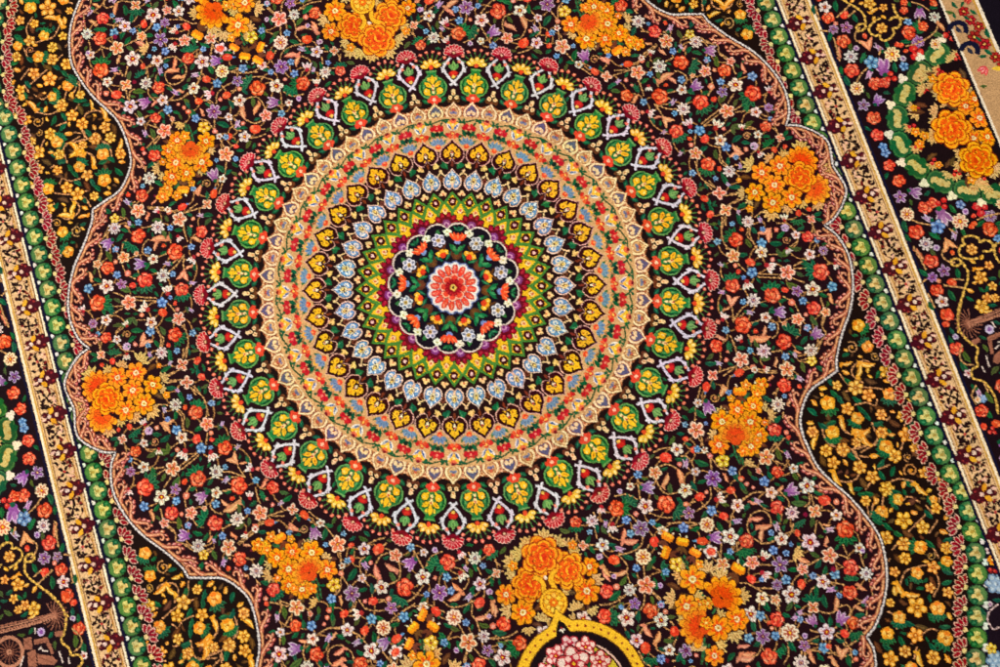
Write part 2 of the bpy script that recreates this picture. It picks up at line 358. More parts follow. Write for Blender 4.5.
# palmettes of the band, green rounds with red half palmettes, along the inner guard and round the corner
pb = [ab(*q) for q in ((958.6, 482), (966, 499.5), (970.4, 520), (973.4, 542), (977.8, 561.6), (977.8, 582), (977.8, 604), (977, 625), (977.8, 646), (976, 662))]
band_path = smooth([np.array([395.2, b]) for b in (-320, -200, -100, 0, 100, 200, 300)] + pb + [pb[-1] + (-12, 22), pb[-1] + (-40, 48), pb[-1] + (-90, 66), pb[-1] + (-160, 70)], 2)
mir = band_path[band_path[:, 1] > 320]
path = np.vstack([(mir * (1, -1))[::-1], band_path[(band_path[:, 1] >= -318) & (band_path[:, 1] <= 320)], mir])
band_pts = even(path, 18.9)
round_m = [(ell(0, 0, 9.4, 9.6), (16, 40, 26)), (ell(0, 0, 8.8, 9.0), (66, 112, 58)), (ell(.6, 0, 7.2, 7.6), (98, 136, 74)), (ell(-.2, 0, 6.0, 6.4), (30, 84, 46)), (ell(.2, 0, 5.4, 5.8), (210, 198, 118)), (ell(-4.6, 4.4, 3.4, 3), (18, 84, 46)), (ell(-4.6, -4.4, 3.4, 3), (18, 84, 46)), (ell(-4.8, 4.6, 1.6, 1.2), (60, 130, 80)), (ell(-4.8, -4.6, 1.6, 1.2), (60, 130, 80)),
           (ell(5.4, 0, 1.9, 5.0), (86, 130, 66)), (lens(2.4, 0, 7, 1.0, 1.57), (120, 110, 50)), (ell(-4, 0, 2.2, 2), (232, 206, 120)), (ell(.6, 0, 2.4, 1.4), (176, 148, 66)), (lens(1, 4, 3, 1.6, .6), (230, 214, 140)), (lens(1, -4, 3, 1.6, -.6), (230, 214, 140))]
def half_palm():
    o = []
    for k, an in enumerate((-1.15, -.62, -.1, .42, .95)):
        c, s = -math.cos(an), math.sin(an)
        for cc, g in (((30, 8, 12), 1.2), ((238, 186, 160), 1.0), ((152, 12, 30), .76)):
            o.append((ell(c * 7.2, s * 8.4, 5.2 * g, 2.7 * g, math.atan2(s, c)), cc))
    o += [(ell(.5, 0, 2.6, 2.6), (236, 210, 140)), (ell(-3, 0, 2.0, 1.6), (120, 10, 30)), (lens(-7, -1, 6, .8, .1), (96, 8, 26))]
    return o
hp = half_palm()
def band(sg):
    d = np.gradient(band_pts, axis=0)
    nn = np.stack([d[:, 1], -d[:, 0]], 1); nn /= np.hypot(nn[:, 0], nn[:, 1])[:, None]     # outwards
    ribbon((band_pts + nn * 10) * (sg, 1), 5.5, (16, 14, 34))
    for i in range(len(band_pts)):
        an = math.atan2(nn[i, 1], nn[i, 0])
        put(hp, band_pts[i] - nn[i] * 11.5 + d[i] * (-.3 if band_pts[i, 1] > 0 else .3), an + (.35 if band_pts[i, 1] > 0 else -.35), .9, sg)
    for i in range(len(band_pts)):
        an = math.atan2(nn[i, 1], nn[i, 0])
        put(round_m, band_pts[i], an, 1, sg)
        if i: put([(ell(0, 0, 2.3, 2.0), (232, 236, 226))], (band_pts[i] + band_pts[i - 1]) / 2 + nn[i] * 7.6, an, 1, sg)
setpart(pband, band)
# the dark corner between the turning band and the guard: blue roses and leaves
corner = np.vstack([band_pts[band_pts[:, 1] > 300] + (11, 0), [(0, BM), (407, BM), (407, 300)]])
for s in HALF:
    for sb in (1, -1):
        PART[0] = span[s]; fill(corner * (s[0], sb), (26, 14, 26))
        d = band_pts[band_pts[:, 1] > 296]
        for i in range(1, len(d)):
            PART[0] = pband[s]
            put(round_m, d[i], 0, 1, s[0], sb)
            put([(tear(0, 0, 6, 4.6), (232, 236, 226))], (d[i] + d[i - 1]) / 2 + (9.5, 0), 0, 1, s[0], sb)
sow_side(span, 870, 470, 3.385, 'g380,150,70 g385,220,80 e425,150,80*5 w405,272*4.5 d2415,305*6 E415,345*4 U425,385*11 U425,645*10 g432,440,0*5 Y412,605,0*6 g385,480,60*5 i408,455*3')
vines_side(span, 870, 470, 3.385, '435,455 405,480 400,510 420,540 440,530', col=(220, 190, 190), w=1.3)

# ------------------------------------------------------------------ inner guard stripe
def guard(sg):
    bar(403.6, 407, (16, 14, 44), sg)
    bar(406.6, 438.4, (230, 188, 138), sg)
    bar(406.8, 408.9, (250, 236, 206), sg); bar(408.9, 409.8, (120, 84, 40), sg)
    bar(411.6, 412.7, (196, 142, 56), sg); bar(432.0, 433.0, (150, 108, 60), sg)
    bar(434.0, 435.3, (206, 158, 50), sg); bar(435.9, 438.1, (250, 236, 206), sg); bar(438.4, 441.2, (18, 16, 46), sg)
    for n in range(-16, 17):
        for q in ((1, -1) if n == 0 else (1,) if n > 0 else (-1,)):
            b = n * 37.6
            rr = random.Random(abs(n))
            def P(shapes, a, db, an=0, sc=1): put(shapes, np.array([a, b + q * db]), an, sc, sg, 1, 4)
            bl = (34, 14, 14); br = (148, 88, 60)
            # scrolling stems and black leaves between the dark patches
            mid = 18.8
            for cx, cb, r_ in ((422, mid, 9.5), (419, mid - 8, 5)):
                t = np.linspace(rr.uniform(0, 2), rr.uniform(4, 6), 16)
                ribbon(np.stack([cx + r_ * np.cos(t), b + q * (cb + r_ * np.sin(t))], 1) * (sg, 1), .8, br)
            for i in range(4):
                an = i * 1.57 + .5 + n * .3
                P([(lens(3.8, 0, 6.2, 3.3), bl)], 423, mid, an)
            P([(ell(0, 0, 1.3, 1.3), (196, 60, 60) if n % 2 else bl)], 423, mid)
            for i in range(60):
                a_ = rr.uniform(414.5, 430.5); d_ = rr.uniform(9.5, 28.5)
                if math.hypot(a_ - 423, d_ - mid) < 6.6: continue
                P([(lens(0, 0, rr.uniform(3.5, 7), rr.uniform(1.5, 2.8), 0, rr.uniform(-1.4, 1.4)), bl if rr.random() < .85 else (120, 30, 30))], a_, d_, rr.uniform(0, 3.1))
            for i in range(3): P([(lens(0, 0, 5, 2.2), (244, 190, 160))], rr.uniform(415, 430), rr.uniform(10, 27), rr.uniform(0, 3))
            # dark patch with the gold and pink flower
            for da, db, r_ in ((416, 0, 7), (413, 4, 4.4), (413, -4, 4.4), (424, 0, 6), (420, 5.5, 4), (420, -5.5, 4), (409.4, 0, 4.2), (428.5, 2.5, 3), (429, -3, 3)):
                P([(ell(0, 0, r_, r_ * .9, 0, 9), (72, 14, 26))], da, db)
            P([(lens(0, 0, 8.5, 4.6), (236, 172, 44))], 421.5, 5.2, .9); P([(lens(0, 0, 8.5, 4.6), (228, 160, 36))], 421.5, -5.2, -.9)
            P([(ell(0, 0, 2, 2), (242, 196, 176))], 417, 0); P([(ell(0, 0, 2.2, 2), (236, 206, 190))], 424.8, 0)
            for da, db in ((412, 4), (412, -4), (415, 7)): P([(ell(0, 0, 1.1, 1.1), (150, 44, 44))], da, db)
            P([(lens(0, 0, 6.5, 3), (246, 198, 176))], 430, -1.8, .3); P([(lens(0, 0, 4, 1.4), (130, 60, 50))], 430, 1.6, -.2)
setpart(guard_in, guard)

# ------------------------------------------------------------------ main border
def sow_border(*a): sow_side(main_b, *a)
sow_border(820, 200, 5.556, 'g475,145,80*7 e630,290,60*5 g770,410,80*6 g490,210,60*5 g735,530,60*7 g580,405,40*6 f635,208,-60*5 g740,50,60*6 g800,180,70*5 g510,60,70*5 S710,240,70*9 s560,300,60*7 g620,590,60*6 '
           'c485,80*8.5 R585,40,90*8.5 R625,15,40*7 v595,105,200*7.5 V685,95,70*12 b655,150*9 C780,120*10 E890,50,90*7.5 p945,90*8 R940,160,0*9 h840,148,0*4 R535,175,80*9.5 y590,245*8.5 v750,195,90*7.5 R620,338,100*9 p690,395*8 p625,430*6.5 h730,460,0*6.5 R650,500,80*8 w680,565*7.5 R705,635,80*8 d660,450*3 E680,20,60*6 i810,65*4')
vines_side(main_b, 820, 200, 5.556, '510,110 560,130 620,140; 520,260 560,330 590,390; 720,160 760,190; 690,270 680,310 710,340 750,350; 740,440 800,445; 690,475 800,490; 590,440 560,470; 600,520 640,600', w=1.4)
GF = (226, 180, 84)
vines_side(main_b, 820, 200, 5.556, '790,345 770,365 740,365 728,345 745,328 775,332 800,360 822,400 820,450 800,510 782,580 768,660 770,740; 880,325 830,330 785,315 772,285 785,258 808,250 792,228 805,205 845,200 880,212 892,238 915,222 950,235 962,262 945,285 905,285; 1000,230 970,260 975,310 1000,350', col=GF, w=2.0)
sow_border(820, 200, 5.556, 'G845,275*7 G895,430*8 G940,365*5.5 G900,590*8.5 G960,480*5.5 G930,545*6 j835,505*5 j900,320*4 J880,375,0*6 g960,435,0*5 g930,490,-60*5 g960,585,0*5 j850,345,20*4 G975,545*5 j860,460*4 g900,500,40*4 J925,610,10*6')
sow_border(900, 280, 4.17, 'h205,145,60*7 R235,285,80*8 i232,237*3.5 g220,215,60*5 g215,250,60*5 g270,365,60*7 e280,320,60*7 h190,185,0*5 U345,495,0*5 R340,545,60*8 g370,555,60*7 e375,490,60*7 C325,500*4 h400,600,0*6 w285,390*5 g310,450,60*5 v330,470,60*6 h350,610,60*5 E385,630*4')
vines_side(main_b, 900, 280, 4.17, '265,60 248,110 242,170 255,220 290,260 325,285 318,330 325,360 300,375 305,410 350,425 380,460 400,500 410,560', col=GF, w=2.0)
vines_side(main_b, 900, 280, 4.17, '260,270 250,320 270,350 310,355; 320,440 300,480 320,520; 350,430 370,470', w=1.3)
# chariot scene in fine brown and rose line work, inside the gold cartouche
CH = [(158, 100, 78), (128, 76, 58), (188, 128, 100)]
def chariot(s):
    for sb in (1, -1):
        def T(x, y): return np.abs(ab(x / 6.236, 560 + y / 6.236)) * (s, sb)
        def ln(pts, w=1.0, c=0): ribbon([T(*p) for p in even(smooth(pts, 6), 12)], w, CH[c])
        for i in range(15):
            an = -2.4 + i * .34
            ln([(345, 345), (345 + 45 * math.cos(an), 345 + 55 * math.sin(an)), (345 + 85 * math.cos(an + .18), 345 + 95 * math.sin(an + .18))], .9, i % 2)
        for dy in (0, 14, 30, 44): ln([(-260, 470 + dy), (0, 412 + dy), (180, 372 + dy * .9), (350, 330 + dy * .5)], 1.1, dy % 3)
        for i in range(34): ln([(-250 + i * 18, 497 - i * 4.2), (-243 + i * 18, 514 - i * 4.3)], 1.3, 2)
        for r_ in (88, 78): ln([(60 + r_ * math.cos(t), 575 + r_ * 1.1 * math.sin(t)) for t in np.linspace(0, 6.3, 24)], 1.6, 2)
        for i in range(16):
            t = i * .393; ln([(60 + 14 * math.cos(t), 575 + 14 * math.sin(t)), (60 + 76 * math.cos(t), 575 + 82 * math.sin(t))], .9, 1)
        for r_ in (12,): ln([(60 + r_ * math.cos(t), 575 + r_ * math.sin(t)) for t in np.linspace(0, 6.3, 12)], 2, 2)
        for q in ([(150, 490), (200, 480), (205, 560), (150, 560)], [(215, 500), (300, 480), (310, 510), (215, 530)], [(175, 575), (225, 560), (235, 667), (180, 667)], [(235, 590), (330, 600), (360, 630), (340, 655), (240, 650)], [(290, 520), (315, 515), (340, 580), (325, 590)], [(340, 450), (395, 440), (395, 475), (350, 480)]):
            fill([T(*p) for p in q], CH[0])
        for q in ([(150, 500), (205, 550)], [(150, 530), (200, 490)], [(180, 600), (232, 650)], [(185, 640), (232, 590)], [(250, 610), (330, 640)], [(225, 520), (300, 497)]): ln(q, 1.0, 1)
        for q in ([(240, 560), (262, 545)], [(265, 565), (300, 570)], [(370, 570), (395, 640)], [(150, 600), (130, 667)], [(220, 420), (222, 460)], [(430, 610), (436, 650)]): ribbon([T(*p) for p in q], 1.3, (226, 206, 196))
setpart(main_b, chariot)
# wreath of green links round the rose bouquet (a sub-part of each main border)
wre = {s: newpart('rose_wreath', main_b[s]) for s in HALF}
links = [(951, 49), (929, 60), (906, 86), (897.5, 115), (899, 145), (912, 171), (945, 187), (980, 194)]
LP = [ab(*q) for q in links]
def wreath(s):
    PART[0] = wre[(s, 1)]
    lp = sorted([np.array([p[0], abs(p[1])]) for p in LP], key=lambda p: p[1])
    L = even(smooth([np.array([590., -78]), np.array([560., -83.]), np.array([530., -72.]), np.array([497., -52.]), np.array([476., -26.]), np.array([469., 0.]),
                     np.array([476., 26.]), np.array([497., 52.]), np.array([530., 72.]), np.array([560., 83.]), np.array([590., 78.])], 2), 2)
    poly = np.vstack([L, [(562, 78), (562, -78)]]); fill(np.minimum(poly, (562, 999)) * (s, 1), (24, 10, 14))
    P = even(L, 26.5)
    d = np.gradient(P, axis=0)
    for i in range(len(P)):
        if P[i, 0] > 560: continue
        an = math.atan2(d[i, 1], d[i, 0])
        m = [(ell(-6, 0, 9, 10.5), (14, 40, 26)), (ell(6, 0, 9, 10.5), (14, 40, 26)), (ell(-5.5, 0, 8.0, 9.4), (64, 116, 58)), (ell(5.5, 0, 8.0, 9.4), (64, 116, 58)), (ell(-5.5, 0, 6.6, 7.8), (34, 88, 46)), (ell(5.5, 0, 6.6, 7.8), (34, 88, 46)), (ell(0, 0, 4.4, 4.2), (204, 186, 112)), (ell(-5.6, 1.2, 4.0, 4.2), (204, 186, 112)), (ell(5.6, -1.2, 4.0, 4.2), (204, 186, 112)),
             (ell(0, 7.6, 3.4, 4), (22, 88, 46)), (ell(0, -7.6, 3.4, 4), (22, 88, 46)), (ell(-4, 5.2, 2.4, 2.4), (22, 88, 46)), (ell(4, -5.2, 2.4, 2.4), (22, 88, 46)), (ell(3, 1.5, 2.2, 1.2, .6), (190, 160, 80)), (ell(-4, -2, 2.2, 1.2, .6), (190, 160, 80))]
        put(m, P[i], an, 1, s)
        nrm = np.array([d[i, 1], -d[i, 0]]); nrm /= np.hypot(*nrm)
        if i:
            mid = (P[i] + P[i - 1]) / 2
            if mid[0] < 553:
                put([(ell(x, y, 3, 3), (240, 226, 200)) for x, y in ((-2, 2), (2.5, 0), (-1.5, -2.5))], mid - nrm * 10.5, an, .9, s)
                put(get('L'), mid + nrm * 10.5, an + 1.2, 5.5, s); put(get('E'), mid + nrm * 14, an, 3.6, s)
    for k_ in range(70):
        p = np.array([rng.uniform(488, 556), rng.uniform(-72, 72)])
        if ((p[0] - 560) / 82)**2 + (p[1] / 72)**2 > 1: continue
        put(get('x' if k_ % 3 == 0 else 'L'), p, math.atan2(p[1], p[0] - 560) + rng.uniform(-.4, .4), rng.uniform(5.5, 7.5), s)
    for t, x, y, z in (('d2', 933, 79, 5), ('d2', 916, 132, 5), ('d2', 925, 136, 5), ('d2', 920, 144, 5), ('d2', 972, 180, 5), ('d2', 939, 165, 4), ('d2', 914, 108, 3.5),
                       ('D', 966, 106, 9), ('D', 975, 99, 8), ('D', 980, 118, 10), ('D', 974, 138, 9), ('D', 988, 137, 9), ('O', 952, 89, 17.5), ('O', 952, 129, 19), ('O', 978, 160, 18)):
        put(get(t), ab(x, y), rng.uniform(0, 6), z, s)
    for sb in (1, -1):
        pass
for s in HALF: wreath(s[0])
for s in HALF: part[(part == wre[s])] = wre[s]
# the flowers above the wreath on the frame's right edge
sow_side(main_b, 900, 0, 9.96, 'g90,40,60*4 g340,80,0*5 g210,320,-20*5 g140,250,60*5 e370,350,20*7 g60,420,0*6 s400,270,50*7 V200,130,90*8 b85,220*5 y350,170*7 r230,262,0*6.5 R95,320,180*9 p185,410*7.5 E500,350,60*6.5 R340,20,0*6 E170,510*6 C355,440*7 h10,450*4 R40,20,0*5')
vines_side(main_b, 900, 0, 9.96, '60,460 150,440 260,390 350,320 380,260; 190,230 200,160; 120,20 220,50 300,110', w=1.3)

# ------------------------------------------------------------------ outer guard
def outer(sg):
    bar(560.5, 563, (245, 230, 206), sg); bar(557.5, 560.5, (22, 14, 24), sg)
    bar(592, 594, (200, 150, 60), sg); bar(594.6, 597.6, (245, 230, 206), sg)
    it = [('T', 964, 11.5, 5.6), ('T', 971, 20, 5.6), ('T', 979, 26.6, 5.6), ('T', 975, 37, 7), ('T', 985, 44, 6.4), ('T', 996, 57, 6), ('T', 1003, 66, 6), ('R', 968, 0, 4), ('d2', 945, 11, 0),
          ('g', 955, 5, 4.6), ('g', 974, 12, 4.4), ('g', 955, 15.5, 4), ('g', 988, 33, 6), ('g', 989, 52, 5), ('g', 963, 4, 4), ('g', 983, 56, 4.6), ('e', 950, 12, 4.5), ('e', 984, 86, 4)]
    pts = [(k, np.abs(ab(x, y)), z) for k, x, y, z in it]
    for base in (0, 256, -256, 512, -512):
        for q in (1, -1):
            for k, p, z in pts: put(get(k), np.array([p[0], base + q * p[1]]), rng.uniform(0, 6), z, sg)
            for x, y in ((957.5, 30), (969, 51)):
                c = np.abs(ab(x, y)); tt = np.linspace(-2.6, 2.6, 22)
                ribbon(np.stack([c[0] + 1 + 8.2 * np.cos(tt * .72 + 1.0), base + q * (c[1] + 7.6 * np.sin(tt * .72 + 1.0))], 1) * (sg, 1), 5.4, (18, 20, 48))
                fill((lens(0, 0, 9, 4.4, 1.2, 1) + (c[0] + 2, base + q * c[1])) * (sg, 1), (40, 44, 66)); put(get('g'), np.array([c[0] + 14, base + q * (c[1] + 9)]), 1.0, 4, sg)
            c = np.abs(ab(986, 66))
            for an in (-.5, 0, .5): put([(lens(5, 0, 11, 4.4), (226, 78, 84)), (lens(5, 0, 6, 1.2), (250, 176, 170))], np.array([c[0], base + q * c[1]]), an + 2.4, 1, sg)
            put([(lens(0, 0, 11, 5, .2), (244, 190, 66))], np.array([c[0] + 10, base + q * (c[1] - 6)]), .1, 1, sg)
setpart(guard_out, outer)

# ------------------------------------------------------------------ the dark field and its arabesques
PART[0] = field_p
fill(field_poly(), FIELD)
V = [
 (690, 250, '320,90 380,150; 455,160 610,165; 455,180 610,188; 690,190 770,220; 690,110 780,60; 690,125 800,120; 290,480 285,400 275,350; 295,470 340,400 390,360; 310,460 370,420; 410,490 480,460; 620,310 690,350 725,410; 550,470 590,500 580,560 550,590; 735,490 735,550 710,590; 870,320 900,400; 905,440 885,520 910,560 840,650; 890,440 880,500; 390,560 410,640; 270,570 310,660'),
 (690, 160, '215,380 212,500 250,600; 240,380 240,440; 390,450 385,510 440,560; 405,450 400,500 450,600; 580,420 660,430 700,480; 430,385 480,345; 720,540 670,580; 810,410 845,500; 230,560 290,620; 200,240 320,230; 290,290 350,260; 520,630 590,630; 840,560 820,600; 860,610 900,600; 100,140 170,190; 540,520 545,490'),
 (680, 340, '100,570 110,430 140,310; 250,215 380,175; 290,240 360,190; 430,200 480,190 650,210; 530,215 650,220; 610,80 680,70; 800,140 900,100 950,0; 350,0 380,90; 690,480 690,520; 740,260 770,250; 620,360 660,330'),
 (600, 420, '360,215 420,190 480,185; 400,310 450,295 510,320; 540,240 590,250 630,330 630,440; 375,390 400,450 450,495 530,480; 250,390 270,530; 660,120 700,190; 740,260 745,340; 760,270 800,320 860,335; 740,450 740,520 700,570 640,610; 760,450 800,480 850,480; 330,620 430,650 560,640; 100,510 180,495 250,530; 950,530 1000,500; 900,600 870,650; 600,550 640,545; 370,250 400,250'),
 (740, 420, '200,210 240,150; 215,215 300,120; 240,275 320,310; 380,350 410,390; 20,540 80,490 160,480; 270,480 320,530 330,580; 460,480 465,550 430,580; 475,500 495,570; 500,510 530,530'),
 (740, 510, '150,225 85,180 50,110 80,30 140,5 190,30 210,90 180,125; 150,225 200,220 245,200; 315,180 345,150 355,90; 500,160 515,70; 530,80 575,150; 660,300 720,320 820,400; 690,230 715,300; 800,290 830,380; 860,460 890,580; 130,365 220,370; 310,350 360,335; 400,430 360,470 350,520; 450,370 550,320; 600,480 700,500; 530,500 480,530 470,590; 110,520 220,525; 0,490 50,490 190,570; 270,630 250,667'),
 (600, 500, '130,270 70,240 60,190 70,140 120,100 200,100 250,150; 430,190 500,150 650,155; 450,155 600,150; 590,180 650,160; 770,190 830,240; 880,110 865,200; 910,280 920,340; 320,320 345,270; 290,240 270,310 200,350 110,370; 140,380 185,440 180,480 205,560; 60,480 120,490 180,480; 290,430 300,510; 350,610 410,660; 720,290 790,350 805,400; 810,290 805,400'),
 (480, 500, '770,190 780,260; 730,300 780,300; 650,230 640,280; 760,80 770,150; 640,320 690,300'),
 (600, 570, '0,235 80,225 165,180; 300,160 290,240 230,300; 350,150 410,210; 380,345 310,365 265,430; 470,340 500,380; 510,460 490,510; 370,490 380,530 430,560; 480,610 550,590; 260,540 300,620 340,640; 590,470 600,510'),
 (740, 567, '250,260 300,380; 365,240 375,290; 125,350 145,420; 320,490 325,590 290,650; 155,510 110,590 0,590; 385,480 420,510; 445,500 530,460; 640,450 690,500 710,530 800,480; 735,540 755,640; 450,550 620,575 700,550; 470,420 520,435 560,430; 630,410 700,370 740,300 720,255 650,270; 510,290 600,310 640,290; 840,360 850,260; 415,560 410,610'),
]
for x0, y0, t in V: vines(x0, y0, 6.667, t)
